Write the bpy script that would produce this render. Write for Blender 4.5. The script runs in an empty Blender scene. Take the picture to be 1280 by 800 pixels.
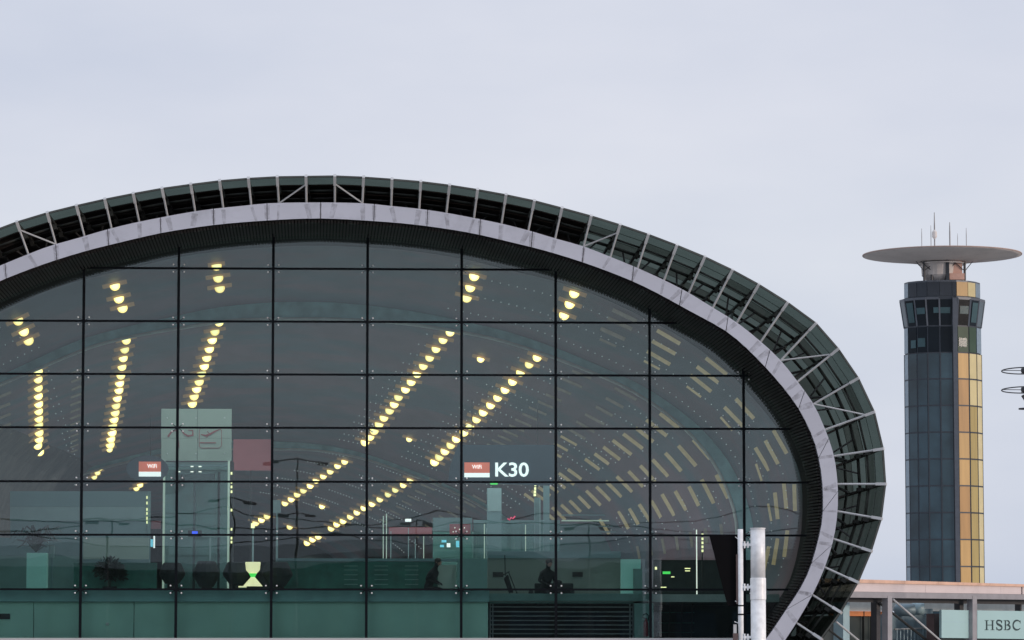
import bpy, bmesh, math, random
from mathutils import Vector, Matrix
from mathutils.bvhtree import BVHTree
random.seed(7)
S = bpy.context.scene
C = S.collection
R = math.radians

# ------------------------------------------------------------------ camera
EYE = Vector((0, 0, 1.7))
FPX = 4300.0                                   # focal length in photograph pixels (1280 wide)
PITCH = math.atan(400 / FPX); YAW = R(2.18)
fwd = Vector((math.sin(YAW) * math.cos(PITCH), math.cos(YAW) * math.cos(PITCH), math.sin(PITCH)))
right = fwd.cross(Vector((0, 0, 1))).normalized()
up = right.cross(fwd)
cam = bpy.data.cameras.new('camera'); cam_o = bpy.data.objects.new('camera', cam); C.objects.link(cam_o)
cam.sensor_width = 36; cam.lens = 36 * FPX / 1280; cam.clip_start = 0.5; cam.clip_end = 9000
m = Matrix.Identity(4)
for i in range(3):
    m[i][0] = right[i]; m[i][1] = up[i]; m[i][2] = -fwd[i]; m[i][3] = EYE[i]
cam_o.matrix_world = m
S.camera = cam_o

# ------------------------------------------------------------------ sky, sun, exposure
SUN_EL, SUN_AZ = R(9), R(118)                  # azimuth from +Y towards +X
w = bpy.data.worlds.new('World'); S.world = w; w.use_nodes = True
nt = w.node_tree; nt.nodes.clear(); N = nt.nodes.new; L = nt.links.new
out = N('ShaderNodeOutputWorld'); bg = N('ShaderNodeBackground'); bg.inputs[1].default_value = 0.1
sky = N('ShaderNodeTexSky'); sky.sky_type = 'NISHITA'; sky.sun_disc = False
sky.sun_elevation = SUN_EL; sky.sun_rotation = SUN_AZ; sky.dust_density = 2.0
tc = N('ShaderNodeTexCoord'); mp = N('ShaderNodeMapping'); mp.inputs['Scale'].default_value = (3.0, 3.0, 9.0)
nz = N('ShaderNodeTexNoise'); nz.inputs['Scale'].default_value = 1.6; nz.inputs['Detail'].default_value = 5; nz.inputs['Roughness'].default_value = .5
cr = N('ShaderNodeValToRGB')
cr.color_ramp.elements[0].position = .30; cr.color_ramp.elements[0].color = (6.2, 6.72, 7.95, 1)
cr.color_ramp.elements[1].position = .70; cr.color_ramp.elements[1].color = (7.75, 8.02, 8.85, 1)
L(tc.outputs['Generated'], mp.inputs[0]); L(mp.outputs[0], nz.inputs[0]); L(nz.outputs[0], cr.inputs[0])
sep = N('ShaderNodeSeparateXYZ'); L(tc.outputs['Generated'], sep.inputs[0])
gr = N('ShaderNodeValToRGB')                   # overcast: a little brighter a few degrees up, and again overhead
ge = gr.color_ramp.elements
ge[0].position = 0.0; ge[0].color = (.89, .92, .955, 1)
ge[1].position = 1.0; ge[1].color = (1.35, 1.35, 1.35, 1)
for p, c in ((.05, (.96, .97, .99)), (.105, (1.03, 1.03, 1.02)), (.15, (.99, .985, 1.0)), (.30, (.97, .97, .99))):
    e = ge.new(p); e.color = (*c, 1)
L(sep.outputs[2], gr.inputs[0])
mul = N('ShaderNodeMix'); mul.data_type = 'RGBA'; mul.blend_type = 'MULTIPLY'; mul.inputs[0].default_value = 1
L(cr.outputs[0], mul.inputs[6]); L(gr.outputs[0], mul.inputs[7])
mx = N('ShaderNodeMix'); mx.data_type = 'RGBA'; mx.inputs[0].default_value = .92
L(sky.outputs[0], mx.inputs[6]); L(mul.outputs[2], mx.inputs[7]); L(mx.outputs[2], bg.inputs[0]); L(bg.outputs[0], out.inputs[0])
sl = bpy.data.lights.new('sun', 'SUN'); sl.energy = 1.5; sl.angle = R(12); sl.color = (1, .80, .66)
so = bpy.data.objects.new('sun', sl); C.objects.link(so)
so.rotation_euler = (R(90) - SUN_EL, 0, math.pi - SUN_AZ)
S.view_settings.view_transform = 'Standard'; S.view_settings.look = 'None'
S.view_settings.exposure = 0; S.view_settings.gamma = 1; S.view_settings.use_curve_mapping = False
S.cycles.max_bounces = 10; S.cycles.transparent_max_bounces = 24; S.cycles.caustics_reflective = False; S.cycles.caustics_refractive = False

# ------------------------------------------------------------------ calibration: photo pixel -> world point on the plane y = Y
def ray(px, py):
    return (fwd + right * ((px - 640) / FPX) + up * ((400 - py) / FPX)).normalized()
def at(px, py, Y):
    d = ray(px, py); return EYE + d * (Y / d.y)
def mpp(Y): return Y / FPX                     # metres per photo pixel at depth Y
UZ = Vector((0, 0, 1)); UY = Vector((0, 1, 0)); UX = Vector((1, 0, 0))

# ------------------------------------------------------------------ materials
M = {}
def mat(name, col, rough=.6, metal=0., var=.12, scale=2., bump=0., bscale=30., emit=None, es=0., spec=.5, coat=0., stretch=None, stain=0.):
    mt = bpy.data.materials.new(name); mt.use_nodes = True; t = mt.node_tree
    b = t.nodes['Principled BSDF']; n = t.nodes.new; l = t.links.new
    b.inputs['Roughness'].default_value = rough; b.inputs['Metallic'].default_value = metal
    b.inputs['Specular IOR Level'].default_value = spec; b.inputs['Coat Weight'].default_value = coat
    co = n('ShaderNodeTexCoord'); ma = n('ShaderNodeMapping'); l(co.outputs['Object'], ma.inputs[0])
    if stretch: ma.inputs['Scale'].default_value = stretch
    nz = n('ShaderNodeTexNoise'); nz.inputs['Scale'].default_value = scale; nz.inputs['Detail'].default_value = 6
    l(ma.outputs[0], nz.inputs[0])
    oi = n('ShaderNodeObjectInfo')
    mr = n('ShaderNodeMapRange'); mr.inputs[3].default_value = 1 - var; mr.inputs[4].default_value = 1 + var
    mr.inputs[1].default_value = .3; mr.inputs[2].default_value = .7
    l(nz.outputs[0], mr.inputs[0])
    m2 = n('ShaderNodeMapRange'); m2.inputs[3].default_value = 1 - var * .5; m2.inputs[4].default_value = 1 + var * .5
    l(oi.outputs['Random'], m2.inputs[0])
    mm = n('ShaderNodeMath'); mm.operation = 'MULTIPLY'; l(mr.outputs[0], mm.inputs[0]); l(m2.outputs[0], mm.inputs[1])
    last = mm.outputs[0]
    if stain:
        n3 = n('ShaderNodeTexNoise'); n3.inputs['Scale'].default_value = 1.1; n3.inputs['Detail'].default_value = 8; n3.inputs['Roughness'].default_value = .7
        l(co.outputs['Object'], n3.inputs[0])
        r3 = n('ShaderNodeMapRange'); r3.inputs[1].default_value = .52; r3.inputs[2].default_value = .72; r3.inputs[3].default_value = 1; r3.inputs[4].default_value = 1 - stain
        l(n3.outputs[0], r3.inputs[0]); m4 = n('ShaderNodeMath'); m4.operation = 'MULTIPLY'; l(last, m4.inputs[0]); l(r3.outputs[0], m4.inputs[1]); last = m4.outputs[0]
    vm = n('ShaderNodeVectorMath'); vm.operation = 'SCALE'; vm.inputs[0].default_value = col; l(last, vm.inputs['Scale'])
    l(vm.outputs[0], b.inputs['Base Color'])
    if bump:
        nb = n('ShaderNodeTexNoise'); nb.inputs['Scale'].default_value = bscale; nb.inputs['Detail'].default_value = 4
        l(ma.outputs[0], nb.inputs[0]); bp = n('ShaderNodeBump'); bp.inputs['Strength'].default_value = bump; bp.inputs['Distance'].default_value = .02
        l(nb.outputs[0], bp.inputs['Height']); l(bp.outputs[0], b.inputs['Normal'])
    if emit:
        b.inputs['Emission Color'].default_value = (*emit, 1); b.inputs['Emission Strength'].default_value = es
    M[name] = mt; return mt
def glass(name, tint, fac, wob=.0, rough=0.0, fres=1., dirt=0.0, dcol=(.3, .33, .33)):
    mt = bpy.data.materials.new(name); mt.use_nodes = True; t = mt.node_tree; t.nodes.clear(); n = t.nodes.new; l = t.links.new
    o = n('ShaderNodeOutputMaterial'); tr = n('ShaderNodeBsdfTransparent'); tr.inputs[0].default_value = (*tint, 1)
    gl = n('ShaderNodeBsdfGlossy'); gl.inputs['Roughness'].default_value = rough; gl.inputs[0].default_value = (.90, .95, 1, 1)
    lw = n('ShaderNodeFresnel'); lw.inputs[0].default_value = 1.45
    ad = n('ShaderNodeMath'); ad.operation = 'MULTIPLY_ADD'; ad.inputs[1].default_value = fres; ad.inputs[2].default_value = fac - .034 * fres; ad.use_clamp = True
    l(lw.outputs[0], ad.inputs[0])
    mxx = n('ShaderNodeMixShader'); l(ad.outputs[0], mxx.inputs[0]); l(tr.outputs[0], mxx.inputs[1]); l(gl.outputs[0], mxx.inputs[2])
    res = mxx.outputs[0]
    co = n('ShaderNodeTexCoord')
    if wob:
        nb = n('ShaderNodeTexNoise'); nb.inputs['Scale'].default_value = .55; nb.inputs['Detail'].default_value = 1.5
        oi = n('ShaderNodeObjectInfo'); va = n('ShaderNodeVectorMath'); va.operation = 'ADD'
        l(co.outputs['Object'], va.inputs[0]); vs = n('ShaderNodeVectorMath'); vs.operation = 'SCALE'; vs.inputs[0].default_value = (9, 7, 5)
        l(oi.outputs['Random'], vs.inputs['Scale']); l(vs.outputs[0], va.inputs[1]); l(va.outputs[0], nb.inputs[0])
        bp = n('ShaderNodeBump'); bp.inputs['Strength'].default_value = 1; bp.inputs['Distance'].default_value = wob
        l(nb.outputs[0], bp.inputs['Height']); l(bp.outputs[0], gl.inputs['Normal'])
    if dirt:
        df = n('ShaderNodeBsdfDiffuse'); df.inputs[0].default_value = (*dcol, 1)
        nd = n('ShaderNodeTexNoise'); nd.inputs['Scale'].default_value = .9; nd.inputs['Detail'].default_value = 9; nd.inputs['Roughness'].default_value = .72
        l(co.outputs['Object'], nd.inputs[0]); rr = n('ShaderNodeMapRange'); rr.inputs[1].default_value = .35; rr.inputs[2].default_value = .8
        rr.inputs[3].default_value = dirt * .3; rr.inputs[4].default_value = dirt * 1.6; l(nd.outputs[0], rr.inputs[0])
        m2 = n('ShaderNodeMixShader'); l(rr.outputs[0], m2.inputs[0]); l(res, m2.inputs[1]); l(df.outputs[0], m2.inputs[2]); res = m2.outputs[0]
    l(res, o.inputs[0]); M[name] = mt; return mt

glass('facade_glass', (.84, .92, .905), .052, wob=.0017, dirt=.012)
glass('canopy_glass', (.32, .365, .345), .05, dirt=.10, dcol=(.10, .14, .13), fres=0.)
glass('canopy_glass_dark', (.24, .27, .25), .05, dirt=.16, dcol=(.10, .11, .10), fres=0.)
glass('clear_glass', (.80, .93, .90), .05, dirt=.04, dcol=(.5, .62, .6))
mt = bpy.data.materials.new('dirt_film'); mt.use_nodes = True; t_ = mt.node_tree; b_ = t_.nodes['Principled BSDF']; b_.inputs['Base Color'].default_value = (.16, .15, .16, 1); b_.inputs['Roughness'].default_value = .8
_n = t_.nodes.new('ShaderNodeTexNoise'); _n.inputs['Scale'].default_value = 5; _r = t_.nodes.new('ShaderNodeMapRange'); _r.inputs[1].default_value = .35; _r.inputs[2].default_value = .75; _r.inputs[3].default_value = .02; _r.inputs[4].default_value = .17
_c = t_.nodes.new('ShaderNodeTexCoord'); t_.links.new(_c.outputs['Object'], _n.inputs[0]); t_.links.new(_n.outputs[0], _r.inputs[0]); t_.links.new(_r.outputs[0], b_.inputs['Alpha']); M['dirt_film'] = mt
mat('fascia_metal', (.54, .555, .63), .42, .25, .05, .6, stain=.16)
mat('joint_black', (.004, .006, .009), .6, var=.1, spec=.12)
mat('joint_grey', (.10, .10, .115), .7, var=.1)
mat('brace_grey', (.22, .22, .23), .5, .2, .2)
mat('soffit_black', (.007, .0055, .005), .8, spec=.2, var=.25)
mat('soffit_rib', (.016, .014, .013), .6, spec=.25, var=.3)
mat('strut_white', (.54, .55, .56), .4, .2, .10)
mat('steel_dark', (.035, .037, .036), .5, .3, .25)
mat('canopy_steel', (.062, .068, .064), .55, .1, .25)
mat('roof_dark', (.085, .070, .064), .8, var=.35, scale=1.2)
mat('clamp_steel', (.85, .87, .88), .35, .1, .05)
mat('ceiling_wood', (.165, .102, .132), .6, var=.16, scale=.8, stretch=(1, .25, 1))
# stained timber vault: broad purple-brown and blue-grey patches
_t = M['ceiling_wood'].node_tree; _n = _t.nodes.new('ShaderNodeTexNoise'); _n.inputs['Scale'].default_value = .16; _n.inputs['Detail'].default_value = 5; _n.inputs['Roughness'].default_value = .6
_c = _t.nodes.new('ShaderNodeTexCoord'); _t.links.new(_c.outputs['Object'], _n.inputs[0]); _r = _t.nodes.new('ShaderNodeValToRGB')
_r.color_ramp.elements[0].position = .42; _r.color_ramp.elements[0].color = (.092, .118, .148, 1); _r.color_ramp.elements[1].position = .56; _r.color_ramp.elements[1].color = (.188, .112, .140, 1)
_t.links.new(_n.outputs[0], _r.inputs[0]); _v = [n for n in _t.nodes if n.type == 'VECT_MATH'][0]; _t.links.new(_r.outputs[0], _v.inputs[0])
mat('arch_teal', (.34, .62, .64), .5, var=.25, scale=1.5)
mat('arch_trim', (.7, .7, .66), .5, var=.15)
mat('lamp_glow', (.9, .85, .5), .5, emit=(1, .90, .36), es=2.3)
_t = M['lamp_glow'].node_tree; _lw = _t.nodes.new('ShaderNodeLayerWeight'); _lw.inputs[0].default_value = .45
_cr = _t.nodes.new('ShaderNodeValToRGB'); _cr.color_ramp.elements[0].position = .1; _cr.color_ramp.elements[0].color = (1, .93, .42, 1); _cr.color_ramp.elements[1].position = .8; _cr.color_ramp.elements[1].color = (1, .55, .08, 1)
_oi = _t.nodes.new('ShaderNodeObjectInfo'); _mr = _t.nodes.new('ShaderNodeMapRange'); _mr.inputs[3].default_value = 1.3; _mr.inputs[4].default_value = 2.9
_t.links.new(_lw.outputs['Facing'], _cr.inputs[0]); _t.links.new(_cr.outputs[0], _t.nodes['Principled BSDF'].inputs['Emission Color']); _t.links.new(_oi.outputs['Random'], _mr.inputs[0]); _t.links.new(_mr.outputs[0], _t.nodes['Principled BSDF'].inputs['Emission Strength'])
mat('slot_glow', (.42, .33, .22), .5, var=.3, scale=3, emit=(1, .76, .42), es=.19)  # tan boards given emission for the light that falls on them
mat('slot_glow_dim', (.25, .23, .20), .5, var=.3, scale=3, emit=(1, .86, .68), es=.06)  # dimmer copy of the painted board glow
mat('housing_glow', (.42, .28, .18), .5, var=.3, scale=3, emit=(1, .62, .33), es=.12)  # tan lamp housing with glow put into its colour, no light source
mat('dot_glow', (.6, .62, .6), .5, emit=(.9, .95, 1), es=.27)
mat('slab_edge', (.27, .52, .51), .5, var=.1)
mat('under_wall', (.46, .76, .64), .6, var=.10, scale=.7)
mat('floor_pale', (.35, .42, .40), .3, var=.1)
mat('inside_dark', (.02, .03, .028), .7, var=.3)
mat('kiosk_teal', (.19, .31, .33), .5, var=.06, scale=.5)
mat('kiosk_band', (.33, .46, .47), .5, var=.05)
mat('pale_panel', (.46, .56, .49), .45, var=.05, scale=.8)
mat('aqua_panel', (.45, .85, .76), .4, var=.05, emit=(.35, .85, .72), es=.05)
mat('dark_green', (.045, .19, .15), .6, var=.3)
mat('pod_fabric', (.025, .035, .037), .8, var=.2)
mat('red_panel', (.42, .13, .15), .5, var=.06)
mat('sign_red', (.80, .20, .13), .4, var=.03, emit=(1, .22, .14), es=.45)
mat('sign_white', (.9, .9, .9), .4, var=.02, emit=(1, 1, 1), es=1.0)
mat('sign_navy', (.05, .085, .115), .35, var=.05)
mat('logo_red', (.40, .13, .14), .5, var=.1)
mat('light_white', (.9, .9, .85), .4, emit=(1, .97, .85), es=1.0)
mat('light_yellow', (.9, .85, .5), .4, emit=(1, .92, .45), es=1.3)
mat('tube_soft', (.6, .7, .62), .4, emit=(.80, 1, .78), es=.20)
mat('light_green', (.1, .8, .2), .4, emit=(.12, 1, .15), es=.7)
mat('light_cyan', (.2, .7, .9), .4, emit=(.25, .8, 1), es=.55)
mat('light_blue', (.05, .1, .9), .4, emit=(.03, .10, 1), es=1.0)
mat('light_red', (.8, .1, .2), .4, emit=(1, .05, .15), es=.7)
mat('lamp_cream', (.9, .85, .6), .4, emit=(1, .90, .50), es=.85)
mat('grey_wall', (.24, .29, .26), .6, var=.12, scale=.6)
mat('wall_teal', (.20, .36, .34), .6, var=.08)
mat('rail_steel', (.55, .58, .58), .3, .6, .05)
mat('sill_alu', (.6, .6, .6), .35, .4, .05)
mat('podium', (.05, .05, .055), .8, var=.2)
mat('skin', (.35, .2, .15), .5, var=.05)
mat('jacket_dark', (.015, .017, .02), .8, var=.2)
mat('shirt_grey', (.16, .17, .17), .8, var=.1)
mat('hair', (.02, .015, .012), .6, var=.2)
mat('leaf_dark', (.04, .065, .05), .6, var=.4)
mat('extinguisher_red', (.25, .03, .04), .4, var=.1)
# tower
mat('tower_glass', (.030, .062, .082), .12, 0., .40, .22, spec=.45)
mat('tower_see', (.05, .10, .115), .1, 0., .2, .3, spec=.2)
mat('tower_glass_dark', (.008, .013, .019), .07, 0., .3, .25, spec=.12)
mat('tower_grey', (.10, .115, .14), .45, .3, .10)
mat('tower_frame', (.035, .045, .060), .5, .2, .10)
mat('tower_edge', (.18, .25, .31), .3, .3, .15)
mat('sunset_amber', (.40, .22, .075), .35, 0., .16, .5, stretch=(3, 3, .25), spec=.25)  # these four paint the golden sunset reflection into the pane colour
mat('sunset_orange', (.50, .31, .11), .35, 0., .14, .5, stretch=(3, 3, .25), spec=.25)
mat('sunset_tan', (.47, .37, .155), .35, 0., .12, .5, stretch=(3, 3, .25), spec=.25)
mat('sunset_pale', (.66, .56, .28), .35, 0., .08, .5, spec=.8)
mat('blind_green', (.05, .085, .06), .4, 0., .12, .5, spec=.15)
mat('disc_concrete', (.62, .585, .57), .75, var=.10, scale=.25, stain=.12)
mat('disc_rim', (.42, .31, .27), .6, var=.1)
mat('neck_white', (.66, .62, .60), .6, var=.15, scale=.6)
mat('neck_pink', (.75, .48, .40), .6, var=.08)
mat('mast_dark', (.06, .065, .075), .5, .4, .1)
# right building
mat('coping_orange', (.72, .46, .34), .6, var=.08, stain=.3)
mat('parapet_sun_tint', (.70, .61, .605), .6, var=.05, scale=.6, stain=.12)  # warm low sun painted in as a pinkish tint
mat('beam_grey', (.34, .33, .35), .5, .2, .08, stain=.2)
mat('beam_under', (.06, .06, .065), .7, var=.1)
mat('white_wall', (.52, .55, .53), .6, var=.1)
mat('orange_band', (.70, .25, .09), .5, var=.1)
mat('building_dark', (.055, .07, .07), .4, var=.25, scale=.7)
mat('column_blue', (.36, .52, .58), .4, var=.1)
mat('tank_blue', (.20, .29, .34), .5, .3, .2)
mat('sign_aqua', (.40, .60, .61), .4, var=.04, scale=.5)
mat('letter_dark', (.012, .035, .04), .5, var=.05)
mat('galvanised', (.90, .92, .94), .45, .08, .10, 6, stain=.22)
mat('sign_back', (.004, .004, .005), .8, var=.1, spec=.08)
mat('rust_brown', (.12, .085, .085), .7, var=.2)
mat('apron_concrete', (.27, .265, .255), .85, var=.2, scale=.5, bump=.3)
mat('far_roof', (.35, .37, .38), .5, var=.08)
mat('far_wall', (.022, .04, .038), .6, var=.2)

# ------------------------------------------------------------------ mesh helpers
class MB:
    def __init__(s): s.v = []; s.f = []
    def add(s, vs, fs):
        o = len(s.v); s.v += [Vector(v) for v in vs]; s.f += [tuple(i + o for i in f) for f in fs]; return s
    def hexa(s, a, b):                          # a,b: two quads (loops of 4) joined
        return s.prism(a, b)
    def prism(s, a, b):
        n = len(a)
        return s.add(list(a) + list(b), [tuple(range(n))[::-1], tuple(range(n, 2 * n))] + [(i, (i + 1) % n, n + (i + 1) % n, n + i) for i in range(n)])
    def box(s, x0, x1, y0, y1, z0, z1):
        return s.prism([(x0, y0, z0), (x1, y0, z0), (x1, y1, z0), (x0, y1, z0)], [(x0, y0, z1), (x1, y0, z1), (x1, y1, z1), (x0, y1, z1)])
    def beam(s, p, q, w, h=None, ref=UY):       # rectangular bar, w across, h along ref
        h = h or w; p = Vector(p); q = Vector(q); d = (q - p).normalized()
        a = d.cross(ref)
        if a.length < 1e-4: a = d.cross(UX)
        a.normalize(); b = a.cross(d).normalized()
        k = [(-1, -1), (1, -1), (1, 1), (-1, 1)]
        return s.prism([p + a * (w / 2 * i) + b * (h / 2 * j) for i, j in k], [q + a * (w / 2 * i) + b * (h / 2 * j) for i, j in k])
    def tube(s, pts, r, n=8, closed=False):
        pts = [Vector(p) for p in pts]; rings = []; L_ = len(pts); fs = []; vs = []
        if not hasattr(r, '__len__'): r = [r] * L_
        for i, p in enumerate(pts):
            if closed: d = (pts[(i + 1) % L_] - pts[i - 1]).normalized()
            else: d = (pts[min(i + 1, L_ - 1)] - pts[max(i - 1, 0)]).normalized()
            ref = UZ if abs(d.z) < .95 else UX
            a = d.cross(ref).normalized(); b = d.cross(a)
            for k in range(n):
                t = 2 * math.pi * k / n; vs.append(p + (a * math.cos(t) + b * math.sin(t)) * r[i])
        for i in range(L_ if closed else L_ - 1):
            j = (i + 1) % L_
            for k in range(n): fs.append((i * n + k, i * n + (k + 1) % n, j * n + (k + 1) % n, j * n + k))
        if not closed: fs += [tuple(range(n)), tuple(range((L_ - 1) * n, L_ * n))[::-1]]
        return s.add(vs, fs)
    def lathe(s, c, prof, n=24, ax=UZ):
        c = Vector(c); vs = []; fs = []
        a = ax.cross(UX if abs(ax.x) < .9 else UY).normalized(); b = ax.cross(a)
        for r, h in prof:
            for k in range(n):
                t = 2 * math.pi * k / n; vs.append(c + ax * h + (a * math.cos(t) + b * math.sin(t)) * r)
        for i in range(len(prof) - 1):
            for k in range(n): fs.append((i * n + k, i * n + (k + 1) % n, (i + 1) * n + (k + 1) % n, (i + 1) * n + k))
        fs += [tuple(range(n))[::-1], tuple(range((len(prof) - 1) * n, len(prof) * n))]
        return s.add(vs, fs)
    def quad_px(s, x0, y0, x1, y1, Y, depth=.1):   # upright box whose front face covers the photo rectangle at depth Y
        a = at((x0 + x1) / 2, y0, Y); b = at((x0 + x1) / 2, y1, Y); l = at(x0, (y0 + y1) / 2, Y); r = at(x1, (y0 + y1) / 2, Y)
        return s.box(l.x, r.x, Y, Y + depth, b.z, a.z)
    def build(s, name, mt, parent=None, smooth=False, kind=None, bevel=0):
        me = bpy.data.meshes.new(name); me.from_pydata(s.v, [], s.f); me.update()
        if bevel or True:
            bm = bmesh.new(); bm.from_mesh(me); bmesh.ops.recalc_face_normals(bm, faces=bm.faces)
            if bevel: bmesh.ops.bevel(bm, geom=[e for e in bm.edges if len(e.link_faces) == 2 and e.calc_face_angle(0) > .6], offset=bevel, segments=1, affect='EDGES', clamp_overlap=True)
            bm.to_mesh(me); bm.free()
        if smooth:
            for p in me.polygons: p.use_smooth = True
        me.materials.append(M[mt]); o = bpy.data.objects.new(name, me); C.objects.link(o)
        if parent:
            o.parent = parent
            p = parent; off = Vector(p.location)
            while p.parent: p = p.parent; off += Vector(p.location)
            me.transform(Matrix.Translation(-off))
        if kind: o['kind'] = kind
        return o
def thing(name, label, cat, loc, group=None):
    o = bpy.data.objects.new(name, None); C.objects.link(o); o.location = loc; o.empty_display_size = .2
    o['label'] = label; o['category'] = cat
    if group: o['group'] = group
    return o
def tag(o, label, cat, group=None):
    o['label'] = label; o['category'] = cat
    if group: o['group'] = group
    # move origin to the base
    me = o.data; xs = [v.co for v in me.vertices]
    c = Vector(((min(v.x for v in xs) + max(v.x for v in xs)) / 2, (min(v.y for v in xs) + max(v.y for v in xs)) / 2, min(v.z for v in xs)))
    me.transform(Matrix.Translation(-c)); o.location = c
    return o
def crom(pts, n=10):
    P = [Vector((*p, 0)) for p in pts]; P = [2 * P[0] - P[1]] + P + [2 * P[-1] - P[-2]]; out = []
    for i in range(1, len(P) - 2):
        for k in range(n):
            t = k / n; a, b, c, d = P[i - 1:i + 3]
            out.append(.5 * ((2 * b) + (c - a) * t + (2 * a - 5 * b + 4 * c - d) * t * t + (3 * b - a - 3 * c + d) * t ** 3))
    out.append(P[-2]); return [(p.x, p.y) for p in out]
def resample(pts, n):
    P = [Vector(p) for p in pts]; d = [0]
    for a, b in zip(P, P[1:]): d.append(d[-1] + (b - a).length)
    out = []; j = 0
    for k in range(n):
        t = d[-1] * k / (n - 1)
        while j < len(d) - 2 and d[j + 1] < t: j += 1
        f = (t - d[j]) / max(1e-9, d[j + 1] - d[j]); out.append(P[j].lerp(P[j + 1], min(1, f)))
    return out
def arch(ptsR, cx=395, n=10):                   # right half -> whole arch, left end to right end
    Rr = [p for p in ptsR if p[0] > cx]
    full = [(2 * cx - x, y) for x, y in reversed(Rr)] + [p for p in ptsR if p[0] <= cx][:1] + Rr
    return crom(full, n)

# ------------------------------------------------------------------ setting
g = MB(); g.box(-3000, 3000, -3000, 6000, -.5, 0); g.build('ground', 'apron_concrete', kind='structure')

# ================================================================== TERMINAL
YG, YF, YA = 118.0, 115.0, 121.0              # glass, rim,                           # glass plane, fascia plane
A_R = [(395, 307), (457, 309), (510, 313), (576, 323), (625, 335), (694, 351.5), (740, 367), (805, 397), (860, 427), (909, 464), (931, 486), (972, 535), (996.5, 582), (1002, 603), (1003, 640), (1000, 675), (986, 728), (958, 770), (937, 798), (912, 826), (880, 850)]
B_R = [(395, 273), (470, 276.5), (525, 281.5), (585, 290.5), (640, 303), (691, 316), (749, 335), (805, 358), (860, 387.5), (912, 417), (954, 456), (993, 502.5), (1016, 546), (1025, 580), (1028, 602), (1029, 630), (1026, 662), (1008.6, 720.5), (978.6, 768.5), (958.5, 798), (930, 832), (895, 862)]
C_R = [(395, 253), (453, 254), (489, 257.5), (524, 261), (558, 266), (592.5, 272.5), (627, 279.5), (660.5, 288), (694, 298), (729.5, 308), (763, 321), (797, 335), (830, 350), (861, 366), (891, 384.5), (921, 403), (951, 427), (976, 450.5), (997, 477), (1017, 505), (1031.6, 537), (1042.6, 570), (1047, 605), (1047, 639), (1042, 673.5), (1031, 709), (1015.5, 743.5), (995.5, 778.5), (970, 815), (935, 850)]
TERM = thing('terminal_building', 'large glass fronted terminal with a dark canopy and pale oval rim', 'terminal building', (at(395, 800, YG).x, YG, 0))
Apx, Bpx, Cpx = arch(A_R), arch(B_R), arch(C_R)
AI = resample([at(x, y, YA) for x, y in Apx], 161)     # inner end of the dark collar inside the glass
B3 = resample([at(x, y, YF) for x, y in Bpx], 161)
C3 = resample([at(x, y, YF) for x, y in Cpx], 161)
A3 = [b.lerp(a, .62) for a, b in zip(AI, B3)]
# fascia panels: equal length along the rim
def sec(pts, a, b, n=4):
    k = len(pts) - 1; return [pts[min(k, int(u))].lerp(pts[min(k, int(u) + 1)], u - int(u)) for u in [(a + (b - a) * i / n) * k for i in range(n + 1)]]
NF = 32
for i in range(NF):
    a, b = i / NF + .00022, (i + 1) / NF - .00022
    bi, co = sec(B3, a, b), sec(C3, a, b); mb = MB()
    for k in range(4):
        q = [bi[k], bi[k + 1], co[k + 1], co[k]]
        mb.prism(q, [v + UY * .35 for v in q])
    mb.build('fascia_panel', 'fascia_metal', TERM)
mb = MB()                                       # backing seen in the joints
for i in range(160):
    q = [B3[i], B3[i + 1], C3[i + 1], C3[i]]; mb.prism([v + UY * .38 for v in q], [v + UY * .5 for v in q])
mb.build('fascia_backing', 'joint_grey', TERM)
NSTAIN = 0
# soffit (underside between the rim and the glass) and its ribs
mb = MB(); cen = at(395, 640, YG)
B3b = [p + UY * .02 for p in B3]
def outw(p, k): 
    d = Vector((p.x - cen.x, 0, (p.z - cen.z) * 1.5)).normalized(); return p + d * k
for i in range(160):
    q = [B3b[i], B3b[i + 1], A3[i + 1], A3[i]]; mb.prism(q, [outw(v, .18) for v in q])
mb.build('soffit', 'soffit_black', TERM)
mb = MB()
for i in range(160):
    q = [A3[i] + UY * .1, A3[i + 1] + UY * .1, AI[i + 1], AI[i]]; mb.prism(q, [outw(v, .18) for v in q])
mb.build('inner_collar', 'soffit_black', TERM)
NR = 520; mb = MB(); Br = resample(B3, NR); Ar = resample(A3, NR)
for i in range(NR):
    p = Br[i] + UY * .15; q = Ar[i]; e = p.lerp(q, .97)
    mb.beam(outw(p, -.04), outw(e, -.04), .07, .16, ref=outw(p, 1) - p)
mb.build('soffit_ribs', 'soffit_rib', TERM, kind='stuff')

# glass panes clipped to the opening
WP = 118.2 * mpp(YG); X0 = at(459, 467, YG).x
HY = [336.3, 402.3, 468.4, 535, 602.3, 668.8, 736.8, 797.5]
ZL = [at(459, 267, YG).z] + [at(459, y, YG).z for y in HY]
poly = [(p.x, p.z) for p in A3]
def clip(sub, cl):
    area = sum(cl[i][0] * cl[(i + 1) % len(cl)][1] - cl[(i + 1) % len(cl)][0] * cl[i][1] for i in range(len(cl)))
    if area < 0: cl = cl[::-1]
    for i in range(len(cl)):
        a, b = cl[i], cl[(i + 1) % len(cl)]; out = []
        ins = lambda p: (b[0] - a[0]) * (p[1] - a[1]) - (b[1] - a[1]) * (p[0] - a[0]) >= 0
        for j in range(len(sub)):
            p, q = sub[j], sub[(j + 1) % len(sub)]
            if ins(p): out.append(p)
            if ins(p) != ins(q):
                d1 = (b[0] - a[0]) * (p[1] - a[1]) - (b[1] - a[1]) * (p[0] - a[0]); d2 = (b[0] - a[0]) * (q[1] - a[1]) - (b[1] - a[1]) * (q[0] - a[0])
                t = d1 / (d1 - d2); out.append((p[0] + (q[0] - p[0]) * t, p[1] + (q[1] - p[1]) * t))
        sub = out
        if len(sub) < 3: return []
    return sub
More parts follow.
